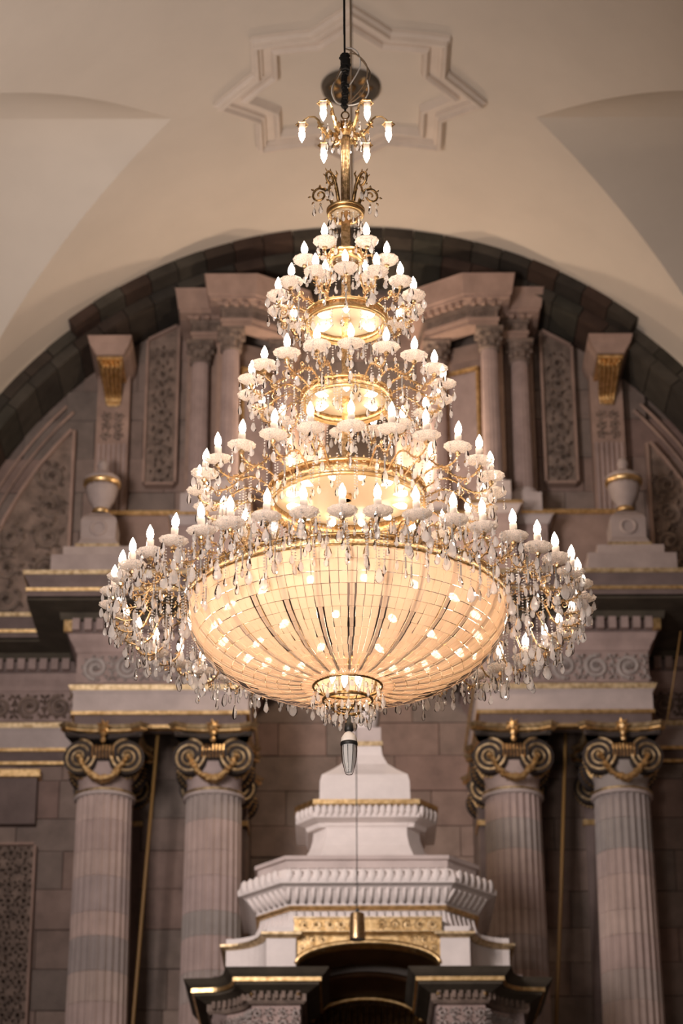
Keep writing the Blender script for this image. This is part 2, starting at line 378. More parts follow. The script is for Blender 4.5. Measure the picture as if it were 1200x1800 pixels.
# ================================================================== MAIN ENTABLATURES
def zE(y): return Zy(y, 33.65)
ZA = zE(1279)
def entab(side):
    s = side; nm = 'left' if s < 0 else 'right'
    t = thing('entablature', f'pink stone entablature with gilt lines and scroll frieze over the {nm} pair of columns', 'entablature', (XC+s*3, 33.65, ZA), group=None)
    pts = [(XC+s*7.2, YO), (XC+s*4.25, YO), (XC+s*4.25, 33.65), (XC+s*1.72, 33.65), (XC+s*1.72, YN)]
    if s > 0: pts = pts[::-1]
    mk = lambda name, prof, m, kind=None: (lambda bb: wobj(name, bb, m, t, kind=kind))(sweep(MB(), pts, prof))
    mk('lower_fascia', [(-.25, ZA), (0, ZA), (0, zE(1253)), (-.25, zE(1253))], M_brn)
    mk('gilt_fillet', [(-.1, zE(1279.5)), (.035, zE(1279.5)), (.035, zE(1274)), (-.1, zE(1273))], M_gold)
    mk('gilt_fillet', [(-.1, zE(1256)), (.05, zE(1256)), (.05, zE(1250)), (-.1, zE(1249))], M_gold)
    mk('upper_fascia', [(-.25, zE(1253)), (.03, zE(1253)), (.03, zE(1220)), (.06, zE(1214)), (-.25, zE(1212))], M_pale)
    mk('gilt_moulding', [(-.1, zE(1216)), (.07, zE(1214)), (.1, zE(1206)), (-.1, zE(1204))], M_gpale)
    mk('frieze', [(-.25, zE(1208)), (.08, zE(1205)), (.03, zE(1201)), (.0, zE(1199)), (.0, zE(1146)), (.03, zE(1142)), (-.25, zE(1142))], M_pink)
    mk('bed_moulding', [(-.25, zE(1146)), (.02, zE(1146)), (.04, zE(1138)), (.1, zE(1128)), (.14, zE(1117)), (-.25, zE(1117))], M_pink)
    zd0, zd1 = zE(1117), zE(1095)
    mk('dentil_band', [(-.25, zd0-.01), (.16, zd0-.01), (.16, zd1), (-.25, zd1)], M_brn)
    zc = zd1
    mk('soffit', [(-.25, zc-.03), (.24, zc-.03), (.26, zc+.08), (.70, zc+.10), (.70, zc+.16), (-.25, zc+.16)], M_soff)  # shadow under the cornice is put into the soffit's dark colour
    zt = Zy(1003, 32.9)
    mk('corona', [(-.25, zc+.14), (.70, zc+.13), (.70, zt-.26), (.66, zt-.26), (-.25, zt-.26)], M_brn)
    mk('gilt_fillet', [(.3, zt-.29), (.715, zt-.29), (.72, zt-.24), (.3, zt-.24)], M_gold)
    mk('crown_moulding', [(-.25, zt-.25), (.66, zt-.25), (.69, zt-.15), (.74, zt-.07), (.75, zt), (-.25, zt)], M_brn)
    mk('gilt_moulding', [(.3, zt-.03), (.765, zt-.045), (.77, zt+.02), (.3, zt+.03)], M_gpale)
    # dentils, one by one
    db = MB(); box(db, -.055, .055, -.09, .1, zd0+.012, zd1-.01); dme = db.mesh('dentil', M_pink)
    def run(pa, pb):
        d = Vector(pb)-Vector(pa); L_ = d.length; n = int(L_/.17); d.normalize(); nr = Vector((d.y, -d.x)); a = atan2(d.y, d.x)
        for k in range(n):
            q = Vector(pa)+d*((k+.5)*L_/n)+nr*.17; put('dentil', dme, t, local(t) @ T(q.x, q.y, 0, a))
    run((XC-4.35, 33.65) if s < 0 else (XC+1.65, 33.65), (XC-1.65, 33.65) if s < 0 else (XC+4.35, 33.65))
    run((XC-6.4, YO) if s < 0 else (XC+4.5, YO), (XC-4.5, YO) if s < 0 else (XC+6.4, YO))
    # gilt blocks on the dentil corners
    for xx in (1.6, 4.38):
        bb = MB(); box(bb, XC+s*xx-.06, XC+s*xx+.06, 33.42, 33.5, zd0, zd1); wobj('gilt_rosette', bb, M_gold, t)
    # scroll frieze
    def scroll(x0, x1, Y, name, m):
        bb = MB(); h = (zE(1150)-zE(1198)); n = max(1, round((x1-x0)/.5)); cw = (x1-x0)/n; zm = (zE(1150)+zE(1198))/2
        for k in range(n):
            cx = x0+(k+.5)*cw; sg = 1 if k % 2 else -1; r_ = h*.42
            tube(bb, [(x, Y, z) for x, z in spiral(cx, zm, r_, 1.8, pi/2*sg, sg, 26)], [r_*.19]*27, 6)
            for q in (-1, 1):
                for w3 in (-1, 1): leaf(bb, cx+cw*.5, Y, zm+q*h*.3, r_*.6, r_*.35, q*pi/2+w3*.8, .07)
            for q in range(10):
                a = q*pi/5; leaf(bb, cx+r_*.95*cos(a), Y, zm+r_*.85*sin(a), r_*.42, r_*.34, a+.7*sg, .05)
            for q in range(6): leaf(bb, cx, Y-.02, zm, r_*.3, r_*.2, q*pi/3, .05)
            for q in (-1, 1): leaf(bb, cx+cw*.5, Y, zm, r_*.8, r_*.4, q*pi/2, .05)
        wobj(name, bb, m, t, kind='stuff')
    xs = sorted((XC+s*1.80, XC+s*4.2)); scroll(*xs, 33.63, 'scroll_carving', M_relg)
    xs = sorted((XC+s*4.45, XC+s*6.3)); scroll(*xs, YO-.02, 'scroll_carving', M_rel)
    return zt, ZA
for s in (-1, 1): ZCOR, _ = entab(s)

# ================================================================== COLUMNS
def flute_ring(r, n=24):
    out = []
    for k in range(n):
        for j, q in ((0, 1), (.18, 1), (.34, .955), (.59, .93), (.84, .955)):
            a = 2*pi*(k+j)/n; out.append((r*q*cos(a), r*q*sin(a)))
    return out
ZN = Zy(1388, 33.6)          # necking astragal
def rad(z): return .408+.045*min(1, max(0, (ZN-z)/5.0))
def drum_mesh(z0, z1, top=False):
    b = MB(); rings = []
    zz = [z0+.001, z0+.004, z1-.004, z1-.001]
    for i, z in enumerate(zz): rings.append([(x, y, z) for x, y in flute_ring(rad(z)-(.004 if i in (0, 3) else 0))])
    n = len(rings[0]); v = sum(rings, []); f = []
    for j in range(3):
        for k in range(n): f.append((j*n+k, j*n+(k+1) % n, (j+1)*n+(k+1) % n, (j+1)*n+k))
    f.append(tuple(range(n-1, -1, -1))); f.append(tuple(3*n+k for k in range(n)))
    return b.add(v, f).mesh('drum', M_drum)
zs = [ZN-.02]
for h in (.40, .46, .38, .52, .36, .5, .44, .56, .42, .9, 1.2, 1.3): zs.append(zs[-1]-h)
ZB = zs[-1]
drums = [drum_mesh(zs[i+1], zs[i]) for i in range(len(zs)-1)]
# --- capital meshes, built about the column axis, z absolute
zc0 = ZN; zcT = ZA
def volute_mesh(side_gold=False):
    """a disc with a spiral: local origin at its eye, facing -Y"""
    d = MB(); R0 = .268
    pts = spiral(0, 0, R0, 1.0, pi*.5, 1, 30, .93)
    prism_y(d, [(x, z) for x, z in pts[:-1]], -.0, .42)
    g = MB(); tube(g, [(x, -.015, z) for x, z in spiral(0, 0, R0*.97, 2.3, pi*.5, 1, 54, .22)], [.024-.010*i/54 for i in range(55)], 6)
    lathe(g, [(.001, .05), (.04, .035), (.058, 0), (.06, -.03)], 12, T(0, 0, 0, rx=pi/2))
    r_ = MB(); tube(r_, [(x*1.0, .40, z) for x, z in spiral(0, 0, R0*.98, 1.0, pi*.5, 1, 30, .95)], .02, 5)
    for k in range(15):
        a = -pi*.95+k*pi*.98/14
        lathe(r_, [(.001, .02), (.022, .006), (.022, -.006), (.001, -.02)], 6, T(R0*1.0*cos(a), .2+.0*k, R0*1.0*sin(a)))
    return d, g, r_
vd, vg, vr = volute_mesh()
V_d = vd.mesh('volute', M_blk); V_g = vg.mesh('gilt_spiral', M_gpale, True); V_r = vr.mesh('gilt_edge', M_gold)
zv = Zy(1325, 33.45)         # eye height
def capital(t, kind='column'):
    nb = MB(); lathe(nb, [(.40, ZN+.02), (.405, ZN+.05), (.395, ZN+.2), (.42, ZN+.3), (.47, zv-.02), (.49, zv+.1), (.3, zv+.12)], 32); wobj_c('necking', nb, M_drum, t, True)
    ab = MB(); lathe(ab, [(.42, ZN-.05), (.455, ZN-.035), (.455, ZN-.005), (.42, ZN+.01)], 32); wobj_c('astragal', ab, M_pale, t, True)
    ag = MB(); lathe(ag, [(.41, ZN+.0), (.45, ZN+.005), (.46, ZN+.02), (.45, ZN+.04), (.40, ZN+.045)], 32); wobj_c('gilt_astragal', ag, M_gpale, t, True)
    # echinus with egg and dart
    eb = MB(); lathe(eb, [(.40, zv-.03), (.47, zv+.02), (.50, zv+.10), (.44, zv+.14)], 32); wobj_c('echinus', eb, M_blk, t, True)
    eg = MB()
    for k in range(20):
        a = 2*pi*k/20; lathe(eg, [(.001, -.05), (.025, -.035), (.035, .01), (.02, .045), (.001, .05)], 6, T(.48*cos(a), .48*sin(a), zv+.07))
    wobj_c('egg_moulding', eg, M_gold, t, kind='stuff')
    for sx in (-1, 1):
        for sy in (-1, 1):
            base = T(sx*.345, sy*.46, zv, 0 if sy < 0 else pi) @ Matrix.Rotation(sx*sy*-R(14), 4, 'Z')
            mir = Matrix.Diagonal((-1 if (sx*sy > 0) else 1, 1, 1, 1))
            v = put('volute', V_d, t, base @ mir); put('gilt_spiral', V_g, v); put('gilt_edge', V_r, v)
    # cushion between volutes, front
    cb = MB(); tube(cb, [(-.2, -.45, zv+.07), (-.1, -.46, zv+.05), (.1, -.46, zv+.05), (.2, -.45, zv+.07)], .12, 10)
    wobj_c('cushion', cb, M_blk, t)
    cg = MB()
    for k in range(7): tube(cg, [(-.15+.05*k, -.535, zv-.04), (-.15+.05*k, -.59, zv+.05), (-.15+.05*k, -.54, zv+.15)], .013, 5)
    wobj_c('gilt_flute', cg, M_gold, t, kind='stuff')
    # abacus: concave sides
    def ab_path(r_):
        P = []
        for q in range(4):
            a = pi/4+q*pi/2; c = Vector((cos(a), sin(a)))*r_; tng = Vector((-sin(a), cos(a)))
            P += [c-tng*.06, c+tng*.06]; d = Vector((cos(a+pi/4), sin(a+pi/4)))
            n2 = Vector((cos(a+pi/2), sin(a+pi/2)))*r_
            for k in (1, 2, 3, 4, 5): 
                u = k/6; p = c.lerp(n2, u) - d*(.09*4*u*(1-u)); P.append(p)
        return [(p.x, p.y) for p in reversed(P)]
    z0 = ZA-.17
    path = ab_path(.83)
    bb = MB(); sweep(bb, [(x, y) for x, y in path[::-1]], [(-.3, z0-.02), (-.06, z0-.02), (-.04, z0+.05), (-.3, z0+.05)], closed=True); prism(bb, [(x*.9, y*.9) for x, y in path[::-1]], z0+.0, ZA); wobj_c('abacus', bb, M_blk, t)
    bb = MB(); sweep(bb, path[::-1], [(-.2, z0+.045), (-.03, z0+.05), (.0, z0+.075), (.0, z0+.10), (-.2, z0+.1)], closed=True); wobj_c('gilt_lip', bb, M_gold, t)
    bb = MB(); sweep(bb, path[::-1], [(-.2, z0+.11), (.0, z0+.115), (.035, z0+.165), (-.2, z0+.168)], closed=True); wobj_c('gilt_lip', bb, M_gpale, t)
    # flower of the abacus with a drop
    fb = MB()
    for (r_, dz, yy) in ((.07, .12, -.56), (.05, .0, -.58), (.045, -.09, -.59)):
        lathe(fb, [(.001, r_), (r_*.7, r_*.7), (r_, 0), (r_*.7, -r_*.7), (.001, -r_)], 8, T(0, yy, z0+dz))
    for k in range(7): leaf(fb, 0, -.58, z0+.12, .12, .06, k*pi*2/7, .03)
    wobj_c('abacus_flower', fb, M_gold, t)
    # garland from eye to eye
    gb = MB(); N_ = 26
    for k in range(N_+1):
        u = k/N_; x = -.345+.69*u; z = zv-.02-.36*(1-(2*u-1)**2)**.9; y = -.53-.05*(1-(2*u-1)**2)
        r_ = .036+.024*(1-abs(2*u-1))+random.uniform(-.006, .006)
        for q in range(2):
            lathe(gb, [(.001, r_), (r_*.8, r_*.5), (r_*.9, -r_*.3), (.001, -r_)], 6, T(x+random.uniform(-.02, .02), y+random.uniform(-.02, .01), z+random.uniform(-.02, .02)))
    wobj_c('gilt_garland', gb, M_gold, t, kind='stuff')
def wobj_c(name, b, m, t, smooth=False, kind=None): return obj(name, b, m, t, smooth, kind)
col_labels = {(-1, 0): 'fluted pink stone column with gilt black capital, furthest left', (-1, 1): 'fluted stone column with gilt scroll capital, inner one of the left pair',
              (1, 1): 'fluted stone column with gilt scroll capital, inner one of the right pair', (1, 0): 'fluted pink stone column with gilt black capital, furthest right'}
for s in (-1, 1):
    for inn, off in ((0, 3.79), (1, 2.19)):
        t = thing('column', col_labels[(s, inn)], 'column', (XC+s*off, 34.0, 0), group='large columns of the altar wall')
        order = list(range(len(drums)))
        for d in drums: put('drum', d, t)
        bb = MB(); lathe(bb, [(.62, ZB-.35), (.62, ZB-.22), (.52, ZB-.18), (.55, ZB-.1), (.48, ZB-.03), (.46, ZB)], 32); obj('base', bb, M_pale, t, True)
        bb = MB(); box(bb, -.68, .68, -.68, .68, 0, ZB-.35); obj('pedestal', bb, M_pink, t)
        capital(t)
# pilasters behind the columns, with the same capitals
pl = {(-1, 0): 'pilaster in shadow behind the column furthest left', (-1, 1): 'pilaster in shadow behind the inner left column',
      (1, 1): 'pilaster in shadow behind the inner right column', (1, 0): 'pilaster in shadow behind the column furthest right'}
src = [o for o in C.objects if o.name.startswith('column')][0]
def children_of(o): return [c for c in C.objects if c.parent == o]
cap_parts = [c for c in children_of(src) if c.name.split('.')[0] in ('volute', 'abacus', 'gilt_lip', 'echinus', 'gilt_garland', 'abacus_flower')]
subs = {c.name: children_of(c) for c in cap_parts}
for (s, inn), lab in pl.items():
    off = 2.19 if inn else 3.79
    t = thing('pilaster', lab, 'pilaster', (XC+s*off, 35.45, 0), group='pilasters behind the columns')
    bb = MB(); box(bb, -.42, .42, -.2, .3, 0, ZA-.17); obj('shaft', bb, M_brn, t)
    bb = MB(); box(bb, -.46, .46, -.24, .3, ZN-.04, ZN+.04); obj('gilt_astragal', bb, M_gold, t)
    for c in cap_parts:
        k = c.copy(); C.objects.link(k); k.parent = t
        for g in subs[c.name]: h = g.copy(); C.objects.link(h); h.parent = k

# ---- framed relief beside the columns, lower left / lower right
def framed_relief(x0, x1, z0, z1, Y, label, cell, inside=None, m=M_rel, fr=.09, poly=None, name='relief_panel'):
    t = thing(name, label, 'relief', ((x0+x1)/2, Y, z0))
    P = poly or [(x0, z0), (x1, z0), (x1, z1), (x0, z1)]
    bb = MB(); prism_y(bb, P, Y, Y+.1); wobj('ground', bb, m, t)
    # frame: strips along each edge
    n = len(P); fb = MB(); c = Vector((sum(p[0] for p in P)/n, sum(p[1] for p in P)/n))
    for i in range(n):
        p, q = Vector(P[i]), Vector(P[(i+1) % n]); d = (q-p).normalized(); nn = Vector((-d.y, d.x))
        a, b_, c_, d_ = p, q, q+nn*fr-d*fr*.0, p+nn*fr
        prism_y(fb, [tuple(p-nn*fr), tuple(q-nn*fr), tuple(q), tuple(p)], Y-.07, Y+.1)
    wobj('frame', fb, M_attic, t)
    lf = MB(); foliage(lf, x0, x1, z0, z1, Y-.01, cell, inside, .11); wobj('carved_foliage', lf, m, t, kind='stuff')
    return t
for s, lab in ((-1, 'dark carved foliage panel on the wall left of the columns'), (1, 'dark carved foliage panel on the wall right of the columns')):
    xa, xb = sorted((XC+s*4.95, XC+s*6.3))
    framed_relief(xa, xb, 8.3, Zy(1485, 35.2), 35.2, lab, .24, fr=.04)
    t = thing('wall_panel', 'plain stone panel under a gilt cornice line, far '+('left' if s < 0 else 'right'), 'panel', ((xa+xb)/2, 35.2, 11.8))
    zp = Zy(1365, 35.2); bb = MB(); box(bb, xa, xb, 35.14, 35.3, zp-.75, zp-.02); wobj('field', bb, M_brn, t)
    bb = MB(); box(bb, xa-.05, xb+.05, 35.06, 35.3, zp-.02, zp+.09); wobj('gilt_rim', bb, M_gold, t)

# ================================================================== ATTIC STOREY
def sx(off, y, Y): return Wd(off, y, Y)
zc_top = ZCOR
# --- base walls and dado lines
t = thing('attic_dado', 'low stone dado with gilt line running above the main cornice', 'dado', (XC, 34.8, zc_top))
zd = Zy(907, 34.8)
for s in (-1, 1):
    xa, xb = sorted((XC+s*2.6, XC+s*4.1)); bb = MB(); box(bb, xa, xb, 34.7, 35.1, zc_top, zd-.03); wobj('dado_face', bb, M_attic, t)
    bb = MB(); box(bb, xa, xb, 34.65, 35.1, zd-.03, zd+.04); wobj('gilt_line', bb, M_gold, t)
# --- corner pavilions (aedicules) either side of the centre
def pavilion(s):
    nm = 'left' if s < 0 else 'right'
    t = thing('pavilion', f'canted stone pavilion with small fluted columns high on the {nm} of the altar', 'pavilion', (XC+s*2, 34, zc_top))
    zt = Zy(480, 33.52); z = lambda y: Zy(y, 33.8)
    xo = lambda off: XC+s*off
    base = [(xo(2.70), YT), (xo(2.70), 34.25), (xo(2.20), 34.25), (xo(2.20), 33.8), (xo(1.72), 33.8), (xo(1.06), 34.25), (xo(.98), YT)]
    if s > 0: base = base[::-1]
    mk = lambda name, prof, m: wobj(name, sweep(MB(), base, prof), m, t)
    za = z(572)
    mk('architrave', [(-.3, za), (0, za), (0, za+.07), (.02, za+.075), (.03, za+.13), (-.3, za+.13)], M_attic)
    mk('frieze', [(-.3, za+.15), (0, za+.13), (0, za+.28), (-.3, za+.28)], M_rel)
    mk('dentil_band', [(-.3, za+.28), (.03, za+.28), (.03, za+.355), (-.3, za+.355)], M_rel)
    mk('cornice', [(-.3, za+.35), (.07, za+.355), (.09, za+.38), (.19, za+.39), (.195, za+.44), (.22, za+.45), (.27, zt-.02), (.28, zt), (-.3, zt)], M_attic)
    db = MB(); box(db, -.033, .033, -.06, .0, za+.29, za+.352); dme = db.mesh('dentil', M_attic)
    for i in range(len(base)-1):
        p, q = Vector(base[i]), Vector(base[i+1]); d = q-p; L_ = d.length; n = max(2, int(L_/.13)); d.normalize(); nr = Vector((d.y, -d.x))
        if abs(d.y) > .95: continue
        for k in range(n):
            c = p+d*((k+.5)*L_/n)+nr*.11; put('dentil', dme, t, local(t) @ T(c.x, c.y, 0, atan2(d.y, d.x)))
    fb = MB()
    for i in range(len(base)-1):
        p, q = Vector(base[i]), Vector(base[i+1]); d = q-p; L_ = d.length
        if abs(d.normalized().y) > .95: continue
        M = Matrix.Translation((p.x, p.y, 0)) @ Matrix.Rotation(atan2(d.y, d.x), 4, 'Z')
        f2 = MB(); foliage(f2, 0.03, L_-.03, za+.14, za+.27, 0, .13, d=.03); fb.add(f2.v, f2.f, M)
    wobj('frieze_carving', fb, M_rel, t, kind='stuff')
    # columns: (offset, Y axis)
    zp = Zy(880, 33.6)
    fl = [(r_, 0) for r_ in (1,)]
    cols = [(2.57, 34.45, 'c'), (2.06, 34.02, 'b'), (1.24, 34.45, 'a')]
    sh = MB(); zs0, zs1 = zp+.55, za-.36
    rings = []
    for zz, rr in ((zs0, .155), (zs1, .135)): rings += [(x, y, zz) for x, y in flute_ring(rr, 16)]
    n = len(rings)//2; sh.add(rings, [(k, (k+1) % n, n+(k+1) % n, n+k) for k in range(n)])
    shm = sh.mesh('column_shaft', M_pink)
    cap = MB(); lathe(cap, [(.145, za-.37), (.17, za-.355), (.17, za-.33), (.135, za-.31), (.15, za-.2), (.2, za-.08), (.22, za-.06)], 16); box(cap, -.22, .22, -.22, .22, za-.06, za)
    for k in range(8):
        a = k*pi/4; lathe(cap, [(.001, .04), (.05, .02), (.05, -.03), (.001, -.05)], 6, T(.18*cos(a), .18*sin(a), za-.12)); lathe(cap, [(.001, .03), (.04, .02), (.04, -.05), (.001, -.06)], 5, T(.15*cos(a+.4), .15*sin(a+.4), za-.24))
    capm = cap.mesh('column_capital', M_rel)
    bs = MB(); lathe(bs, [(.24, zp+.42), (.24, zp+.46), (.18, zp+.49), (.2, zp+.53), (.155, zp+.56)], 16); box(bs, -.25, .25, -.25, .25, zp, zp+.42); bsm = bs.mesh('column_base', M_pale)
    for off, yy, q in cols:
        M = local(t) @ T(xo(off), yy, 0)
        put('column_shaft', shm, t, M); put('column_capital', capm, t, M); put('column_base', bsm, t, M)
    # backing piers and the framed panel between the columns
    bb = MB(); prism(bb, [(xo(2.8), 35), (xo(2.8), 34.66), (xo(2.3), 34.66), (xo(2.3), 34.4), (xo(1.9), 34.4), (xo(1.1), 34.8), (xo(1.0), 35)], zp, za); wobj('backing_wall', bb, M_attic, t)
    p0, p1 = Vector((xo(1.93), 34.36)), Vector((xo(1.42), 34.62)); 
    if s > 0: p0, p1 = p1, p0
    d = p1-p0; M = Matrix.Translation((p0.x, p0.y, 0)) @ Matrix.Rotation(atan2(d.y, d.x), 4, 'Z')
    f2 = MB(); L_ = d.length; box(f2, 0.04, L_-.04, -.06, .1, zp+.5, za-.55, M); wobj('pale_panel', f2, M_pink, t)
    f2 = MB(); box(f2, 0, .04, -.1, .1, zp+.4, za-.5, M); box(f2, L_-.04, L_, -.1, .1, zp+.4, za-.5, M); box(f2, 0, L_, -.1, .1, za-.55, za-.48, M); wobj('panel_frame', f2, M_gold, t)
    # pedestals with gilt tops
    for (o0, o1, yf, yy) in ((1.8, 2.36, 33.6, 880), (2.36, 2.88, 34.0, 893), (.85, 1.8, 34.0, 893)):
        xa, xb = sorted((xo(o0), xo(o1))); zz = zp
        bb = MB(); box(bb, xa, xb, yf+.12, 35, zc_top, zz-.16); box(bb, xa+.06, xb-.06, yf+.09, 35, zc_top+.15, zz-.3); wobj('pedestal', bb, M_pink, t)
        bb = MB(); sweep(bb, [(xa, 35), (xa, yf+.12), (xb, yf+.12), (xb, 35)], [(-.1, zz-.17), (.02, zz-.17), (.08, zz-.05), (.1, zz-.045), (.1, zz), (-.1, zz)]); wobj('pedestal_cap', bb, M_pale, t)
        bb = MB(); sweep(bb, [(xa, 35), (xa, yf+.12), (xb, yf+.12), (xb, 35)], [(0, zz-.035), (.115, zz-.035), (.115, zz+.012), (0, zz+.012)]); wobj('gilt_edge', bb, M_gold, t)
pavilion(-1); pavilion(1)
# --- centre window niche (mostly behind the chandelier)
t = thing('niche', 'dark arched niche between the two pavilions behind the chandelier', 'niche', (XC, 34.9, zc_top))
pp = [(XC+.62*cos(a), 18.9+.62*sin(a)) for a in [pi*k/14 for k in range(15)]]
bb = MB(); prism_y(bb, [(XC-.62, 17.4), (XC+.62, 17.4)]+pp, 34.93, 35.0); wobj('recess_panel', bb, M_niche_shade, t)  # flat panel, no hollow: its dark colour paints the shade inside the niche
bb = MB(); tube(bb, [(XC+.62, 34.92, 17.4)]+[(x, 34.92, z) for x, z in pp]+[(XC-.62, 34.92, 17.4)], .06, 6); wobj('frame', bb, M_attic, t)
bb = MB(); box(bb, XC-.9, XC+.9, 34.75, 35.0, 17.2, 17.38); wobj('sill', bb, M_pale, t)
# --- tall relief panels between pavilion and bracket pilaster
zr0, zr1 = Zy(850, 34.9), Zy(575, 34.9)
for s, lab in ((-1, 'tall narrow carved panel between left pavilion and gilt bracket'), (1, 'tall narrow carved panel between right pavilion and gilt bracket')):
    x_in, x_out = XC+s*(2.98), XC+s*(3.44)
    xa, xb = sorted((x_in, x_out))
    lim = lambda x: ZV+sqrt(6.42**2-(x-XA)**2)
    P = [(xa, zr0), (xb, zr0), (xb, min(lim(xb), 21)), (xa, min(lim(xa), 21))]
    framed_relief(xa, xb, zr0+.02, max(P[2][1], P[3][1]), 34.88, lab, .36, lambda x, z: z < lim(x)-.2, M_rel, .045, P)
# --- pilasters with gilt brackets
for s, lab in ((-1, 'flat stone pilaster carrying a gilt bracket, upper left of the altar wall'), (1, 'flat stone pilaster carrying a gilt bracket, upper right of the altar wall')):
    cx = XC+s*3.98; Yp = 34.75
    t = thing('bracket_pilaster', lab, 'pilaster', (cx, Yp, zc_top))
    z = lambda y: Zy(y, Yp-.1)
    bb = MB(); box(bb, cx-.26, cx+.26, Yp, 35.1, zc_top, z(612)); wobj('shaft', bb, M_attic, t)
    for k in range(6):
        bb = MB(); xx = cx-.2+.08*k; box(bb, xx-.022, xx+.022, Yp-.035, Yp+.02, zc_top+.3, z(775)); wobj('reed', bb, M_pink, t)
    lf = MB(); foliage(lf, cx-.2, cx+.2, z(768), z(718), Yp-.01, .2, d=.05); wobj('carved_rosette', lf, M_rel, t, kind='stuff')
    zt, zb = Zy(588, 33.78), Zy(612, 33.85)+.05
    bb = MB(); sweep(bb, [(cx-.22, 35.1), (cx-.22, Yp-.85), (cx+.22, Yp-.85), (cx+.22, 35.1)], [(-.219, zb-.12), (0.0, zb-.12), (.03, zb-.06), (.09, zb+.02), (.12, zt-.05), (.13, zt), (-.219, zt)]); wobj('impost_block', bb, M_attic, t)
    # bracket: S-profile console
    z0, z1 = z(708), zb-.125; H = z1-z0
    for k in range(5):
        bb = MB(); xk = (-.16+.08*k)
        pts = []
        for i in range(13):
            u = i/12; wv = (1-.42*u); d = .70*(1-u)**1.5+.06+.06*sin(u*pi*2)
            pts.append((cx+xk*wv, Yp-d, z1-H*u))
        tube(bb, pts, [.038*(1-.42*i/12) for i in range(13)], 6); wobj('bracket_rib', bb, M_gold, t, True)
    bb = MB()
    prism(bb, [(cx-.2, Yp+.05), (cx-.2, Yp-.8), (cx+.2, Yp-.8), (cx+.2, Yp+.05)], z1-.06, z1); 
    for k in range(4): lathe(bb, [(.001, -.05), (.03, -.03), (.035, .02), (.001, .05)], 6, T(cx-.105+.07*k, Yp-.68, z1-.12)); lathe(bb, [(.001, -.06), (.028, -.03), (.03, .02), (.001, .04)], 6, T(cx-.06+.04*k, Yp-.1, z0-.0))
    wobj('gilt_volute', bb, M_gold, t)
# --- spandrel reliefs
for s, lab in ((-1, 'large carved foliage relief in the far left corner under the arch'), (1, 'large carved foliage relief in the far right corner under the arch')):
    xa, xb = sorted((XC+s*4.62, XC+s*6.1)); lim = lambda x: ZV+sqrt(max(.1, 6.0**2-(x-XA)**2))-.12
    N_ = 6; xs = [xa+(xb-xa)*k/N_ for k in range(N_+1)]
    xs = [x for x in xs if abs(x-XA) < 5.95] 
    top = [(x, lim(x)) for x in reversed(xs)]; zb = zc_top+.1
    P = [(xs[0], zb), (xs[-1], zb)]+top
    framed_relief(xs[0], xs[-1], zb, max(p[1] for p in top), 34.85, lab, .52, lambda x, z: z < lim(x)-.12 and abs(x-XA) < 5.9, M_rel, .05, P)
    # mouldings that follow the arch
    tt = thing('arch_moulding', 'curved stone mouldings under the dark arch, '+('left' if s < 0 else 'right')+' side', 'moulding', (XA, 34.9, ZV))
    for r_ in (6.2, 6.36):
        bb = MB(); tube(bb, [(XA+s*r_*sin(R(a)), 34.93, ZV+r_*cos(R(a))) for a in range(47, 90, 2)], .028, 6); wobj('rib', bb, M_attic, tt)
# --- urns on pedestals
for s, lab in ((-1, 'pale stone urn with gilt rim on a stepped pedestal, left above the cornice'), (1, 'pale stone urn with gilt rim on a stepped pedestal, right above the cornice')):
    Yu = 33.6; cx = XC+s*3.98+(.0 if s < 0 else .05)
    t = thing('urn', lab, 'urn', (cx, Yu, zc_top)); z = lambda y: Zy(y, Yu-.2); q = zc_top
    ll = lambda prof, nm, m, sm=True, mod=None: wobj(nm, lathe(MB(), prof, 32, T(cx, Yu, 0), mod), m, t, sm)
    for (hw_, z0, z1) in ((.66, q, z(988)), (.50, z(988), z(968))):
        bb = MB(); box(bb, cx-hw_, cx+hw_, Yu-hw_*.8, Yu+hw_*.8, z0, z1); wobj('plinth_step', bb, M_urn, t)
    bb = MB(); box(bb, cx-.33, cx+.33, Yu-.33, Yu+.33, z(968), z(962)+.02); wobj('gilt_fillet', bb, M_gpale, t)
    bb = MB(); sweep(bb, [(cx-.24, Yu-.24), (cx+.24, Yu-.24), (cx+.24, Yu+.24), (cx-.24, Yu+.24)][::1], [(-.2, z(962)), (.07, z(962)), (.05, z(955)), (.02, z(948)), (.03, z(915)), (.0, z(908)), (-.08, z(900)), (-.1, z(897)), (-.2, z(897))], closed=True); wobj('pedestal', bb, M_urn, t)
    bb = MB(); tube(bb, [(cx+.11*cos(a), Yu-.28, z(930)+.11*sin(a)) for a in [2*pi*k/16 for k in range(17)]], .025, 6); wobj('carved_wreath', bb, M_urn, t, True)
    ll([(.001, z(893)), (.13, z(893)), (.14, z(890)), (.13, z(886)), (.001, z(884))], 'gilt_ring', M_gold)
    ll([(.001, z(890)), (.11, z(888)), (.13, z(880)), (.2, z(868)), (.24, z(852)), (.25, z(846)), (.001, z(846))], 'bowl', M_urn, True, lambda a: 1+.03*cos(16*a))
    ll([(.2, z(847)), (.26, z(846)), (.29, z(842)), (.29, z(838)), (.2, z(836))], 'gilt_rim', M_gold)
    ll([(.27, z(838)), (.28, z(833)), (.2, z(826)), (.1, z(822)), (.07, z(815)), (.09, z(808)), (.06, z(800)), (.001, z(794))], 'lid', M_urn)

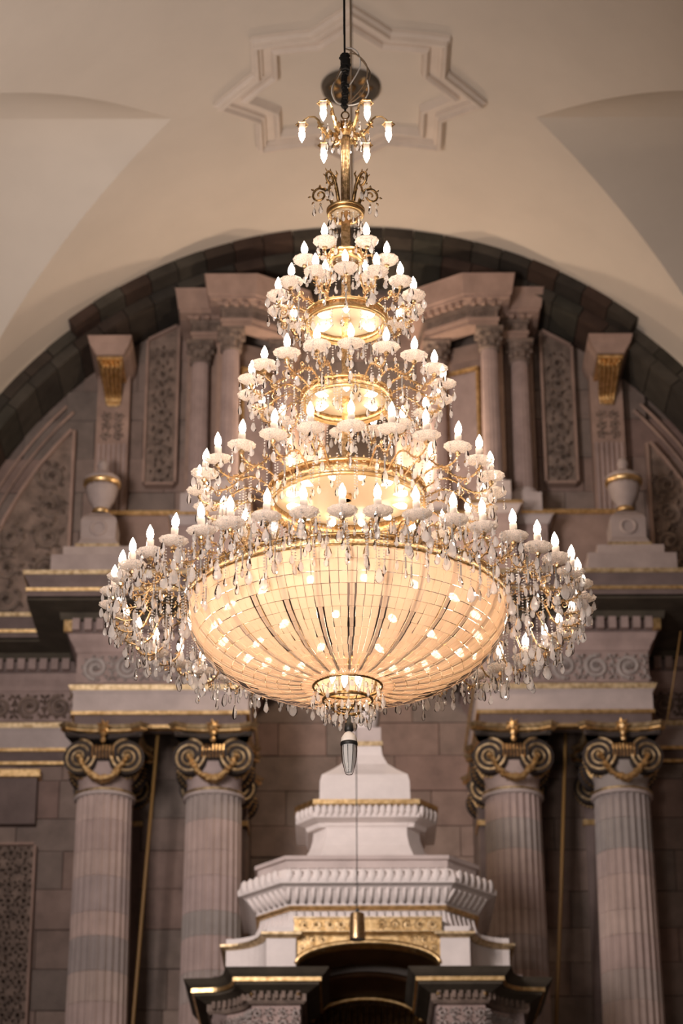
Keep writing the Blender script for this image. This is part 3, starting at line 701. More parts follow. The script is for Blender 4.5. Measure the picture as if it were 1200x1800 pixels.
# ================================================================== ALTAR CANOPY (in front of the wall)
YB = 29.0
cb_ = thing('altar_canopy', 'white stone altar canopy with gilt arch and tiered roof between the columns', 'altar canopy', (XC, YB+1.2, 0))
def zb(y, Y=YB): return Zy(y, Y, 638)
SB = 1/142.0
def plan(w1, w2, dep, back=1.8, curve=0.0, yo=0.0):
    L_ = []
    n = 8 if curve else 1
    for k in range(n+1):
        u = k/n; x = w1+(w2-w1)*u; y = dep*u; m = 4*u*(1-u)*curve
        L_.append((x-m*.6, y+m*.6))
    Rt = [(XC+x, YB+yo+y) for x, y in L_]; Lf = [(XC-x, YB+yo+y) for x, y in reversed(L_)]
    return [(XC-w2, YB+yo+dep+back)]+Lf+Rt+[(XC+w2, YB+yo+dep+back)]
def cm(name, pl_, prof, m, closed=True, smooth=False): return wobj(name, sweep(MB(), pl_, prof, closed=closed), m, cb_, smooth)
def slab(name, pl_, z0, z1, m): return wobj(name, prism(MB(), pl_, z0, z1), m, cb_)
# finial
zf0 = zb(1398, YB+.9)
fcy = YB+1.15
Zf = lambda y: Zy(y, fcy-.3, 638)
bb = MB()
prof = [(.58, Zf(1422)), (.575, Zf(1385)), (.55, Zf(1372)), (.42, Zf(1358)), (.30, Zf(1343)), (.235, Zf(1325)), (.22, Zf(1308))]
for i in range(len(prof)-1):
    pass
v = []; f = []
for r_, z_ in prof: v += [(XC-.02+sx_*r_, fcy+sy_*r_, z_) for sx_, sy_ in ((-1, -1), (1, -1), (1, 1), (-1, 1))]
for i in range(len(prof)-1):
    for k in range(4): f.append((i*4+k, i*4+(k+1) % 4, (i+1)*4+(k+1) % 4, (i+1)*4+k))
bb.add(v, f); wobj('bell_finial', bb, M_cib, cb_)
bb = MB(); box(bb, XC-.24, XC+.20, fcy-.22, fcy+.22, Zf(1308), Zf(1275)); wobj('finial_block', bb, M_pale, cb_)
bb = MB(); box(bb, XC-.26, XC+.22, fcy-.24, fcy+.24, Zf(1308), Zf(1300)); wobj('gilt_fillet', bb, M_gpale, cb_)
bb = MB(); lathe(bb, [(.15, Zf(1275)), (.2, Zf(1262)), (.22, Zf(1240)), (.15, Zf(1225)), (.001, Zf(1215))], 20, T(XC-.02, fcy, 0)); wobj('finial_ball', bb, M_cib, cb_, True)
# upper tier
U = plan(.66, .88, .30, .9, yo=.55); Zu = lambda y: Zy(y, YB+.45, 638)
slab('upper_slab', plan(.66, .86, .28, .8, yo=.6), Zu(1412), Zu(1398), M_cib)
cm('gilt_fillet', U, [(-.3, Zu(1410)), (.04, Zu(1410)), (.04, Zu(1402)), (-.3, Zu(1401))], M_gold)
cm('upper_cornice', U, [(-.4, Zu(1445)), (-.12, Zu(1445)), (-.1, Zu(1438)), (.02, Zu(1433)), (.03, Zu(1426)), (-.05, Zu(1412)), (-.3, Zu(1411))], M_cib)
def leaf_row(pl_, off, z0, z1, name, m, step=.085):
    k = 0
    for i in range(1, len(pl_)-2):
        p, q = Vector(pl_[i]), Vector(pl_[i+1]); d = q-p; L_ = d.length
        if L_ < .03: continue
        n = max(1, round(L_/step)); d.normalize(); nr = Vector((d.y, -d.x)); a = atan2(d.y, d.x)
        for j in range(n):
            c = p+d*((j+.5)*L_/n)+nr*off
            bb = MB(); r_ = L_/n*.55; h = (z1-z0)/2
            lathe(bb, [(.001, h), (r_*.8, h*.6), (r_, -.1*h), (r_*.6, -h*.8), (.001, -h*1.15)], 7, Matrix.Translation((c.x, c.y, (z0+z1)/2)) @ Matrix.Rotation(a, 4, 'Z') @ Matrix.Diagonal((1, .6, 1, 1)))
            wobj(name, bb, m, cb_, True)
leaf_row(U, .03, Zu(1430), Zu(1411), 'leaf_ornament', M_cib)
G = plan(.50, .66, .22, .8, yo=.70); Zg = lambda y: Zy(y, YB+.55, 638)
cm('concave_drum', G, [(.20, Zg(1509)), (.15, Zg(1500)), (.07, Zg(1482)), (.03, Zg(1465)), (.02, Zg(1449)), (.05, Zg(1446)), (.05, Zg(1438)), (-.2, Zg(1438))], M_cib)
# plinth between tiers
P1 = plan(1.0, 1.38, .45, 1.2, yo=.25); Zp = lambda y: Zy(y, YB+.25, 638)
slab('plinth', P1, Zp(1526), Zp(1510), M_pale)
cm('plinth_lip', P1, [(-.2, Zp(1512)), (.04, Zp(1512)), (.04, Zp(1505)), (-.2, Zp(1505))], M_pale)
slab('plinth_top', plan(.9, 1.25, .45, 1.1, yo=.35), Zp(1506), Zp(1503), M_pale)
# main leaf cornice
K = plan(1.02, 1.50, .55, 1.6, yo=.08); Zk = lambda y: Zy(y, YB, 638)
slab('roof_deck', K, Zk(1532), Zk(1524), M_cib)
cm('main_cornice', K, [(-.3, Zk(1592)), (-.12, Zk(1590)), (-.1, Zk(1580)), (.0, Zk(1562)), (.05, Zk(1556)), (.12, Zk(1553)), (.13, Zk(1545)), (.06, Zk(1528)), (-.3, Zk(1524))], M_cib)
leaf_row(K, .11, Zk(1552), Zk(1527), 'leaf_ornament', M_cib, .115)
def ribs(pl_, prof, name, m, step=.1, wd=.03):
    for i in range(1, len(pl_)-2):
        p, q = Vector(pl_[i]), Vector(pl_[i+1]); d = q-p; L_ = d.length; n = max(1, round(L_/step)); d.normalize(); nr = Vector((d.y, -d.x))
        for j in range(n):
            c = p+d*((j+.5)*L_/n); bb = MB()
            tube(bb, [(c.x+nr.x*o, c.y+nr.y*o, z_) for o, z_ in prof], wd, 5); wobj(name, bb, m, cb_, True)
ribs(K, [(-.1, Zk(1580)), (-.04, Zk(1570)), (.03, Zk(1559))], 'cornice_rib', M_cib, .1, .022)
G2 = plan(.94, 1.32, .45, 1.4, yo=.2)
cm('gilt_moulding', G2, [(-.2, Zk(1596)), (.06, Zk(1594)), (.08, Zk(1590)), (.06, Zk(1586)), (-.2, Zk(1584))], M_gold)
cm('fluted_drum', G2, [(.15, Zk(1648)), (.13, Zk(1636)), (.08, Zk(1620)), (.04, Zk(1608)), (.02, Zk(1594)), (-.2, Zk(1594))], M_cib)
ribs(G2, [(.13, Zk(1636)), (.08, Zk(1620)), (.05, Zk(1608)), (.03, Zk(1597))], 'drum_rib', M_cib, .1, .02)
# corner blocks with concave wings (left and right) over the gilt arch
def wing_path(s, w0, w1, w2, dep, back=1.6, yo=0., inner_back=1.0):
    pts = [(w0, inner_back), (w0, 0), (w1, 0)]
    for k in range(1, 9):
        u = k/8; pts.append((w1+(w2-w1)*(1-cos(u*pi/2))**.9, dep*sin(u*pi/2)))
    x_, y_ = pts[-1]; pts.append((w2, dep+back))
    pts = [(XC+s*x, YB+yo+y) for x, y in pts]
    return pts if s > 0 else pts[::-1]
for s in (-1, 1):
    wp = wing_path(s, .88, 1.24, 1.76, .6)
    z0, z1 = Zk(1702), Zk(1648)
    wobj('corner_block', prism(MB(), wp, z0, z1), M_cib if s < 0 else M_cib, cb_)
    wobj('block_cap', sweep(MB(), wp, [(-.1, z1-.02), (.03, z1), (.07, z1+.03), (.07, z1+.06), (-.1, z1+.06)]), M_gpale, cb_)
    wobj('block_top', prism(MB(), wp, z1+.02, z1+.14), M_cib, cb_)
    # lower entablature
    lp = wing_path(s, .80, 1.42, 1.92, .55, yo=-.12, inner_back=1.5); zt = Zk(1700)+.0
    zq = lambda y: Zy(y, YB-.4, 638)
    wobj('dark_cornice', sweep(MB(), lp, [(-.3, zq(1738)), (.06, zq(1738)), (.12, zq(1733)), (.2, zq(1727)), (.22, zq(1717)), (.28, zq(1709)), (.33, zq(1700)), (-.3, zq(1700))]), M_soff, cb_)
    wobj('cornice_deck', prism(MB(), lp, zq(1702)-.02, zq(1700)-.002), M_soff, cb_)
    wobj('gilt_fillet', sweep(MB(), lp, [(.1, zq(1722)), (.235, zq(1722)), (.235, zq(1715)), (.1, zq(1715))]), M_gold, cb_)
    zz = lambda y: Zy(y, YB-.12, 638)
    wobj('dentil_course', sweep(MB(), lp, [(-.3, zz(1765)), (.02, zz(1765)), (.05, zz(1760)), (.05, zz(1738)), (-.3, zz(1738))]), M_rel, cb_)
    db = MB(); box(db, -.022, .022, -.03, .03, zz(1757), zz(1743)); dme = db.mesh('dentil', M_rel)
    for i in range(len(lp)-1):
        p, q = Vector(lp[i]), Vector(lp[i+1]); d = q-p; L_ = d.length; d.normalize(); nr = Vector((d.y, -d.x))
        if abs(d.y) > .97 and L_ > .5: continue
        n = max(1, round(L_/.085))
        for k in range(n):
            c = p+d*((k+.5)*L_/n)+nr*.07; put('dentil', dme, cb_, local(cb_) @ T(c.x, c.y, 0, atan2(d.y, d.x)))
    for xx in (.84, 1.40):
        bb = MB(); lathe(bb, [(.001, .03), (.022, .02), (.035, 0), (.035, -.03)], 8, T(XC+s*xx, YB-.2, (zz(1756)+zz(1744))/2, rx=pi/2)); wobj('gilt_rosette', bb, M_bdk, cb_)
    wobj('frieze_block', sweep(MB(), lp, [(-.3, zz(1830)), (-.02, zz(1830)), (-.02, zz(1765)), (-.3, zz(1765))]), M_pink, cb_)
    wobj('frieze_core', prism(MB(), [(x, y+.09) for x, y in lp], 6.0, zz(1738)), M_brn, cb_)
    fb = MB()
    for i in range(1 if s > 0 else 1, len(lp)-2):
        p, q = Vector(lp[i]), Vector(lp[i+1]); d = q-p; L_ = d.length
        M = Matrix.Translation((p.x, p.y, 0)) @ Matrix.Rotation(atan2(d.y, d.x), 4, 'Z')
        f2 = MB(); foliage(f2, 0.0, L_, zz(1830), zz(1770), 0.01, .15, d=.06); fb.add(f2.v, f2.f, M)
    wobj('frieze_foliage', fb, M_relg, cb_, kind='stuff')
# gilt arch front
aw = .88; z_s, z_top = Zk(1694), Zk(1655)
def arc(w_, z0, z1, n=20): return [(XC+w_*cos(pi*k/n), z0+(z1-z0)*sin(pi*k/n)) for k in range(n+1)]
A = arc(aw, z_s, z_top)
bb = MB(); zt = Zk(1640); n = len(A); v = []; f = []
for x, z_ in A: v += [(x, YB+.05, z_), (x, YB+.05, zt), (x, YB+.35, z_), (x, YB+.35, zt)]
for i in range(n-1): q = i*4; f += [(q, q+1, q+5, q+4), (q+2, q+6, q+7, q+3), (q, q+4, q+6, q+2)]
bb.add(v, f); wobj('gilt_spandrel', bb, M_gold, cb_)
bb = MB(); box(bb, XC-.90, XC+.90, YB-.06, YB+.3, Zk(1638), Zk(1617)); wobj('gilt_frieze', bb, M_gold, cb_)
bb = MB(); box(bb, XC-.91, XC+.91, YB-.08, YB+.3, Zk(1640), Zk(1638.5)); box(bb, XC-.91, XC+.91, YB-.08, YB+.3, Zk(1617), Zk(1614)); wobj('gilt_edge', bb, M_gpale, cb_)
for s in (-1, 1):
    fb = MB(); foliage(fb, min(XC+s*.1, XC+s*.85), max(XC+s*.1, XC+s*.85), Zk(1637), Zk(1618), YB-.06, .14, d=.025); wobj('gilt_scrollwork', fb, M_gpale, cb_, kind='stuff')
    fb = MB(); foliage(fb, min(XC+s*.5, XC+s*.86), max(XC+s*.5, XC+s*.86), Zk(1672), Zk(1642), YB+.05, .13, d=.025); wobj('gilt_scrollwork', fb, M_gpale, cb_, kind='stuff')
bb = MB(); tube(bb, [(x, YB+.02, z_) for x, z_ in A], .035, 6); wobj('arch_rim', bb, M_gold, cb_, True)
def vaultlet(y0, y1, w_, zs_, zt_, m, name):
    A_ = arc(w_, zs_, zt_); v = []; f = []
    for x, z_ in A_: v += [(x, y0, z_), (x, y1, z_)]
    for i in range(len(A_)-1): f.append((i*2, i*2+1, i*2+3, i*2+2))
    k = len(v); v += [(XC+w_, y0, 6), (XC+w_, y1, 6), (XC-w_, y0, 6), (XC-w_, y1, 6)]; f += [(0, 1, k+1, k), (k-2, k-1, k+3, k+2)]
    wobj(name, MB().add(v, f), m, cb_)
vaultlet(YB+.3, YB+1.25, .9, z_s, z_top+.02, M_wood, 'arch_soffit')
vaultlet(YB+1.25, YB+2.6, .82, z_s-.15, z_top-.1, M_wood, 'inner_soffit')
bb = MB(); tube(bb, [(x, YB+1.25, z_) for x, z_ in arc(.83, z_s-.15, z_top-.1)], .04, 6); wobj('inner_rim', bb, M_wood, cb_, True)
bb = MB(); box(bb, XC-1, XC+1, YB+2.6, YB+2.7, 6, z_top); wobj('inner_back', bb, M_wood, cb_)
zi = Zy(1757, YB+2.5, 638)
bb = MB(); tube(bb, [(x, YB+2.45, z_) for x, z_ in arc(.72, zi-.32, zi)], .05, 6); wobj('gilt_inner_arch', bb, M_gold, cb_, True)
rb = MB(); tube(rb, [(0, 0, 0), (0, 0, 2.0)], .03, 8); rme = rb.mesh('gilt_reed', M_gold, True)
for k in range(17):
    x = -.62+k*.0775; h = zi-.36+.30*sqrt(max(0, 1-(x/.72)**2))-.03
    put('gilt_reed', rme, cb_, local(cb_) @ T(XC+x, YB+2.4, h-2.0))
bb = MB(); box(bb, XC-1.9, XC-.93, YB+.4, YB+2.8, 0, Zk(1700)); box(bb, XC+.93, XC+1.9, YB+.4, YB+2.8, 0, Zk(1700)); wobj('pier', bb, M_brn, cb_)

# ================================================================== ROPES, PENDANT, CABLES
def rope(pts, r_, m, label, cat='rope', name='bell_rope', group=None):
    p0 = Vector(pts[-1]); b = MB(); tube(b, [Vector(p)-p0 for p in pts], r_, 6); o = obj(name, b, m, None, True, M=T(*p0)); tag(o, label, cat, group); return o
M_rope = mat('tan_rope')[0]; M_rope.node_tree.nodes['Principled BSDF'].inputs['Base Color'].default_value = (.26, .15, .05, 1)
def PX(px, py, Y): return tuple(at(px, py, Y))
rope([PX(278, 1285, 34.0), PX(257, 1520, 34.0), PX(235, 1780, 34.0), PX(225, 1900, 34.0)], .028, M_rope, 'tan rope hanging between the two left columns')
rope([PX(994, 1285, 34.0), PX(986, 1560, 34.0), PX(977, 1800, 34.0), PX(973, 1900, 34.0)], .028, M_rope, 'tan rope hanging between the two right columns')
rope([PX(1196, 1110, 33.0), PX(1183, 1200, 33.0), PX(1172, 1268, 33.3)], .012, M_rope, 'thin gold cord hanging under the cornice at the far right edge', 'rope', 'hanging_rope')
pend = thing('pendant_lamp', 'small brass cylinder lamp on a long thin cable before the altar canopy', 'pendant lamp', PX(628, 1652, 26.5))
zl = PX(628, 1652, 26.5)[2]; zh = PX(628, 1606, 26.5)[2]-zl
b = MB(); lathe(b, [(.001, zh), (.075, zh), (.08, zh-.01), (.088, .01), (.09, 0), (.082, .0), (.07, .15), (.001, .15)], 24); obj('lamp_shade', b, M_brass, pend, True)
b = MB(); tube(b, [(0, 0, zh), (0, 0, zh+.05)], .02, 8); tube(b, [(0, 0, zh), (0, 0, 22.03-zl)], .006, 5); obj('cable', b, M_black, pend)
b = MB(); lathe(b, [(.001, .02), (.075, .02), (.075, .004), (.001, .004)], 20); obj('lens', b, M_white, pend, True)
p = PX(616, 60, 14.0); rope([(p[0], 14.0, 21.9), (p[0], 14, 10.2)], .0065, M_wire, 'thin pale rod hanging just behind the chandelier stem', 'rod', 'thin_rod')

# ================================================================== CHANDELIER
CX, CY = .03, 12.0
def zc(y): return Zy(y, CY, 606)
Z0 = zc(1262)
ch = thing('chandelier', 'huge tiered brass and crystal chandelier with lit candle bulbs and a glass tile bowl', 'chandelier', (CX, CY, Z0))
def cput(name, me, M=None, parent=None, kind=None): return put(name, me, parent or ch, M, kind)
def part(name, b, m, smooth=True, z=None, kind=None): return obj(name, b, m, ch, smooth, kind, M=T(0, 0, -Z0))
def hoop(name, r_, z0, z1, m=M_brass, th=.008, n=64):
    b = MB(); lathe(b, [(r_, z0), (r_+.004, z0+.004), (r_+.004, z1-.004), (r_, z1), (r_-th, z1), (r_-th, z0), (r_, z0)], n); return part(name, b, m)
def beadhoop(name, r_, z, rb_=.008, n=90):
    b = MB(); 
    for k in range(n): lathe(b, [(.001, rb_), (rb_, 0), (.001, -rb_)], 4, T(r_*cos(2*pi*k/n), r_*sin(2*pi*k/n), z))
    return part(name, b, M_brass, kind='stuff')
# stem
def fl(a): return 1-.10*abs(sin(5*a))
b = MB(); lathe(b, [(.027, zc(355)), (.027, zc(236))], 60, mod=fl); lathe(b, [(.036, zc(240)), (.036, zc(233)), (.03, zc(230))], 20); part('upper_stem', b, M_brass)
b = MB(); box(b, -.022, .022, -.022, .022, zc(880), zc(362)); box(b, -.026, .026, -.012, .012, zc(880), zc(362)); box(b, -.012, .012, -.026, .026, zc(880), zc(362)); part('lower_stem', b, M_brass, False)
# meshes shared by all tiers
def bulb_mesh(m): return lathe(MB(), [(.001, 0), (.012, 0), (.0175, .011), (.0195, .024), (.0170, .041), (.0110, .057), (.005, .070), (.001, .078)], 10).mesh('bulb', m, True)
BULB, BULBI, BULBB = bulb_mesh(M_bulb), bulb_mesh(M_bulb_in), bulb_mesh(M_bulb_bowl)
SLV = lathe(MB(), [(.019, 0), (.0195, .08), (.014, .084), (.013, .092)], 14).mesh('candle_sleeve', M_sleeve, True)
SLVS = lathe(MB(), [(.019, 0), (.0195, .045), (.014, .05), (.013, .055)], 14).mesh('candle_sleeve', M_sleeve, True)
scal = lambda a: 1+.035*cos(12*a)
PAN = lathe(MB(), [(.008, -.022), (.024, -.020), (.046, -.013), (.066, -.003), (.076, .006), (.072, .008), (.05, -.002), (.028, -.008), (.008, -.010)], 36, mod=scal).mesh('drip_pan', M_pan, False)
PAN2 = lathe(MB(), [(.006, -.036), (.018, -.034), (.040, -.026), (.058, -.012), (.068, .003), (.066, .009), (.058, .010), (.052, 0), (.034, -.012), (.006, -.018)], 36, mod=scal).mesh('drip_pan', M_pan, False)
def drop_mesh(n=6, L_=.060, w_=.0165, flat=.62):
    return lathe(MB(), [(.001, 0), (w_*.4, -.12*L_), (w_*.8, -.38*L_), (w_, -.62*L_), (w_*.92, -.76*L_), (w_*.58, -.92*L_), (.001, -L_)], n, Matrix.Diagonal((1, flat, 1, 1)))
DROPS = [drop_mesh(), drop_mesh(6, .052, .0115, .9), drop_mesh(8, .082, .024, .5)]
DM = [d.mesh('pendant', M_drop) for d in DROPS]
def octa(b, x, y, z, r_): 
    b.add([(x+r_, y, z), (x, y+r_, z), (x-r_, y, z), (x, y-r_, z), (x, y, z+r_), (x, y, z-r_), (x+r_*.7, y+r_*.7, z), (x-r_*.7, y+r_*.7, z), (x-r_*.7, y-r_*.7, z), (x+r_*.7, y-r_*.7, z)],
          [(0, 6, 4), (6, 1, 4), (1, 7, 4), (7, 2, 4), (2, 8, 4), (8, 3, 4), (3, 9, 4), (9, 0, 4), (6, 0, 5), (1, 6, 5), (7, 1, 5), (2, 7, 5), (8, 2, 5), (3, 8, 5), (9, 3, 5), (0, 9, 5)])
beads = MB(); rods = MB(); pend_list = []     # pend_list: (world pos, arm or None, local M, kind)
rnd = random.Random(3)
def strand(P, length, arm=None, armM=None, kind=0, rb_=.0058, step=.0165, rod=False):
    """beads from P down, a drop at the end; P in chandelier-axis space"""
    x, y, z = P; zz = z-.008
    while zz > z-length:
        octa(beads, x, y, zz, rb_*rnd.uniform(.85, 1.15)); zz -= step
    if rod:
        tube(rods, [(x, y, zz+.008), (x, y, zz-.05)], .005, 5); zz -= .056; octa(beads, x, y, zz, rb_); zz -= .008
    Mw = T(x, y, zz+.006, rnd.uniform(0, 6.28), rnd.uniform(.85, 1.15))
    pend_list.append((Mw, arm, kind))
def tier(zr, r_h, r_c, n, a_off, sleeve, pan, zh, arch=.05, dropn=4, armr=.0054, mid=True, tipL=.03):
    L_ = r_c-r_h; pts = []
    ctrl = [(0, zh), (.12, zh+arch*.55), (.30, zh+arch), (.48, zh+arch*.55), (.62, -.055), (.78, -.085), (.92, -.075), (1.0, -.05), (1.0, -.02)]
    C_ = [Vector((r_h+u*L_, 0, v_)) for u, v_ in ctrl]
    for i in range(len(C_)-1):
        p0, p1, p2, p3 = C_[max(i-1, 0)], C_[i], C_[i+1], C_[min(i+2, len(C_)-1)]
        for k in range(4):
            t_ = k/4; pts.append(.5*((2*p1)+(-p0+p2)*t_+(2*p0-5*p1+4*p2-p3)*t_*t_+(-p0+3*p1-3*p2+p3)*t_**3))
    pts.append(C_[-1])
    b = MB(); tube(b, pts, armr, 5)
    q = int(len(pts)*.42)      # side scrolls and leaves
    for base, sg, rr in ((q, 1, .022), (int(len(pts)*.62), -1, .02)):
        p = pts[base]; sp = [(p.x+rr*.2+x, 0, p.z+sg*rr+z_) for x, z_ in spiral(0, 0, rr, 1.2, -pi/2*sg, sg, 12)]
        tube(b, sp, armr*.7, 4)
    for i in range(3, len(pts)-3, 2):
        p = pts[i]; d = (pts[i+1]-pts[i-1]); an = atan2(d.z, d.x)
        for sd in (-1, 1):
            ll_ = rnd.uniform(.016, .028); lb = MB(); leaf(lb, 0, 0, 0, ll_, ll_*.5, an+sd*.9, .004); b.add(lb.v, lb.f, T(p.x, sd*.003, p.z, sd*.5))
    lathe(b, [(.006, -.05), (.012, -.045), (.016, -.032), (.008, -.026)], 8, T(r_c, 0, 0))
    am = b.mesh('arm', M_brass, False)
    for k in range(n):
        a = pi*2*k/n+a_off; jit = rnd.uniform(-.008, .008)
        arm = cput('arm', am, T(0, 0, zr-Z0, -pi/2+a+jit))
        Mw0 = T(0, 0, zr, -pi/2+a+jit)
        tilt = T(r_c, 0, 0, 0, 1, rx=rnd.uniform(-.05, .05), ry=rnd.uniform(-.06, .06))
        put('drip_pan', pan, arm, tilt @ T(0, 0, 0, rnd.uniform(0, 1)))
        put('candle_sleeve', sleeve, arm, tilt @ T(0, 0, -.008)); hs = .080 if sleeve is SLV else .045
        put('bulb', BULB, arm, tilt @ T(0, 0, hs))
        for j in range(dropn):
            aa = 2*pi*(j+rnd.uniform(-.2, .2))/dropn; w_ = Mw0 @ Vector((r_c+.062*cos(aa), .062*sin(aa), 0))
            strand(w_, rnd.choice((.015, .032, .048)), arm, Mw0, rnd.choice((0, 0, 1)))
        w_ = Mw0 @ Vector((r_c-.005, 0, -.055)); strand(w_, tipL, arm, Mw0, 0)
        if mid:
            w_ = Mw0 @ Vector((r_h+L_*.34, 0, zh+arch*.6)); strand(w_, rnd.choice((.035, .06)), arm, Mw0, rnd.choice((0, 1)))
            w_ = Mw0 @ Vector((r_h+L_*.68, 0, -.075)); strand(w_, rnd.choice((.02, .035)), arm, Mw0, rnd.choice((0, 0, 2)), rod=rnd.random() < .3)
def S(px, y): return px/(FPX/((at(606, y, CY)-CP).dot(FW)))
aoff = lambda off_deg: R(off_deg)
RA, RB, RC, RD, RE = S(72, 457), S(121, 533), S(170, 686), S(257, 865), S(411, 1070)
r0, r1, r2, r3, r4 = S(27, 451), S(69, 566), S(76, 705), S(136, 882), S(284, 1072)
tier(zc(457), r0, RA, 6, R(30), SLVS, PAN2, -.0, .03, 3, mid=False)
tier(zc(533), r1, RB, 14, 0, SLVS, PAN2, zc(556)-zc(533), .02, 4)
tier(zc(686), r2, RC, 18, R(3), SLVS, PAN, zc(700)-zc(686), .05, 4)
tier(zc(865), r3, RD, 24, R(1.5), SLV, PAN, zc(876)-zc(865), .06, 4)
tier(zc(1070), r4, RE, 42, R(-1.5), SLV, PAN, zc(1062)-zc(1070), .05, 4)
# strands that hang from the hoops
def fringe(r_, z, n, lens, kinds=(0,), rod=0., dz=.0, off=0):
    for k in range(n):
        a = 2*pi*(k+off+rnd.uniform(-.2, .2))/n; strand((r_*cos(a), r_*sin(a), z+rnd.uniform(-dz, dz)), rnd.choice(lens), kind=rnd.choice(kinds), rod=rnd.random() < rod)
fringe(S(29, 373), zc(385), 18, (.015, .04), (0, 1))
fringe(r0, zc(460), 12, (.02, .05, .08), (0, 1))
fringe(r1+.01, zc(575), 30, (.03, .06, .09), (0, 1))
fringe(r2+.015, zc(710), 34, (.05, .09, .13), (0, 1)); fringe(r2+.14, zc(706), 26, (.09, .14, .18), (0, 1))
fringe(r3+.02, zc(880), 46, (.06, .10, .14), (0, 1)); fringe(r3+.17, zc(878), 34, (.10, .16, .2), (0, 1))
fringe(r4+.02, zc(1050), 64, (.08, .14, .20), (0, 1, 2)); fringe(r4+.10, zc(1060), 60, (.08, .12, .18), (0, 2, 1), .3); fringe(r4+.18, zc(1062), 64, (.06, .12, .16), (0, 2, 1), .3); fringe(r4+.27, zc(1066), 64, (.05, .09, .14), (0, 2, 0), .3)
fringe(RE, zc(1074), 90, (.03, .06, .09), (0, 2, 0), .2); fringe(RE+.03, zc(1072), 60, (.02, .05, .07), (0, 1, 2), .1)
# drums (open below, milky reflector on top, bulbs inside)
def drum(r_, zb_, h, nb, cone=.0):
    hoop('drum_hoop', r_, zb_, zb_+h, M_brass, .012)
    hoop('drum_lip', r_+.008, zb_-.006, zb_+.012, M_gold, .02); hoop('drum_lip', r_+.012, zb_+h-.012, zb_+h+.006, M_gold, .02)
    b = MB(); lathe(b, [(.022, zb_+h-.016), (r_*.5, zb_+h-.010), (r_-.012, zb_+h-.012)], 48); part('reflector_disc', b, M_tin)
    for k in range(nb):
        a = 2*pi*(k+.5)/nb; rr = r_*.80
        cput('inner_bulb', BULBI, T(rr*cos(a), rr*sin(a), zb_+h*.45-Z0, a) @ Matrix.Rotation(-pi/2, 4, 'Y') @ T())
drum(S(29, 373), zc(378), .03, 0)
b = MB(); 
drum(r0, zc(462), .05, 0)
drum(r1, zc(572), .055, 6); drum(r2, zc(712), .06, 6); drum(r3, zc(890), .085, 12)
# brass filigree bands round the drums
for (r_, z_, n_) in ((r1+.012, zc(560), 30), (r2+.012, zc(698), 34), (r3+.014, zc(868), 60), (r4+.01, zc(1056), 110)):
    b = MB()
    for k in range(n_):
        a = 2*pi*k/n_; M = T(r_*cos(a), r_*sin(a), z_, a-pi/2)
        tube(b, [(x, -.004, z2) for x, z2 in spiral(0, 0, .014, 1.1, k, 1, 8)], .0032, 4, M)
        lb = MB(); leaf(lb, 0, -.004, .01, .022, .012, pi/2, .004); b.add(lb.v, lb.f, M)
    part('filigree_band', b, M_brass, False, kind='stuff')
# bowl rim
zr = zc(1072)
hoop('bowl_rim', r4, zr, zr+.058, M_brass, .012, 96)
hoop('rim_lip', r4+.006, zr+.052, zr+.068, M_gold, .02, 96); hoop('rim_lip', r4+.004, zr-.004, zr+.008, M_bdk, .016, 96)
# glass tile bowl
DB = zr-zc(1206); rbm = S(61, 1190)
def bowl(u):      # u 0 rim .. 1 bottom hoop, arc-length-like
    a = u*pi/2; x = rbm+(r4-.004-rbm)*cos(a)**.92 if u < 1 else rbm
    return x, zr-.004-DB*(sin(a)**1.05)
NR, NC = 14, 112
lev = []
fine = [bowl(k/400) for k in range(401)]; cum = [0]
for k in range(400): cum.append(cum[-1]+hypot(fine[k+1][0]-fine[k][0], fine[k+1][1]-fine[k][1]))
def at_len(s_):
    for k in range(400):
        if cum[k+1] >= s_: return fine[k]
    return fine[-1]
lev = [at_len(cum[-1]*k/NR) for k in range(NR+1)]
tiles = []
for i in range(NR):
    (ra, za_), (rb2, zb2) = lev[i], lev[i+1]; gap = .0019
    dvec = Vector((rb2-ra, zb2-za_)).normalized(); nv = Vector((-dvec.y, dvec.x)); nv = nv if nv.x > 0 or nv.y < 0 else -nv
    if nv.y > 0: nv = -nv
    b = MB(); v = []
    for th in (0, -.005):
        for (rr, zz, sg) in ((ra, za_, 1), (rb2, zb2, -1)):
            rr2 = rr+dvec.x*gap*sg+nv.x*th; zz2 = zz+dvec.y*gap*sg+nv.y*th; hw_ = rr*tan(pi/NC)*.955-.0008
            for sd in (-1, 1): v.append((rr2-ra, sd*max(hw_, .0012), zz2-za_))
    b.add(v, [(0, 1, 3, 2), (4, 6, 7, 5), (0, 4, 5, 1), (2, 3, 7, 6), (0, 2, 6, 4), (1, 5, 7, 3)])
    v2 = []
    for q, p in enumerate(b.v): v2.append((p[0], p[1]*.62, p[2]))
    bn = MB(); bn.v = v2; bn.f = list(b.f)
    me = b.mesh('glass_panel', M_tile); me2 = bn.mesh('glass_panel', M_tile); area = hypot(rb2-ra, zb2-za_)*ra
    for k in range(NC):
        a = 2*pi*(k+.5)/NC; nrm = Vector((nv.x*cos(a), nv.x*sin(a), nv.y)); pos = Vector((CX+ra*cos(a), CY+ra*sin(a), za_))
        face = nrm.dot((CP-pos).normalized())
        if rnd.random() < .004: continue
        M = T(ra*cos(a), ra*sin(a), za_-Z0, a+rnd.gauss(0, .035)) @ Matrix.Rotation(rnd.gauss(0, .022), 4, 'Y') @ Matrix.Rotation(rnd.gauss(0, .012), 4, 'X')
        nar = (k % 4 == 0 and 3+(k//4) % 3 <= i <= 11)
        tiles.append((-(max(face, -1)*area if sin(a) < .35 else -1), i, me2 if nar else me, M, bn if nar else b))
tiles.sort(key=lambda q: q[0])
rest = MB()
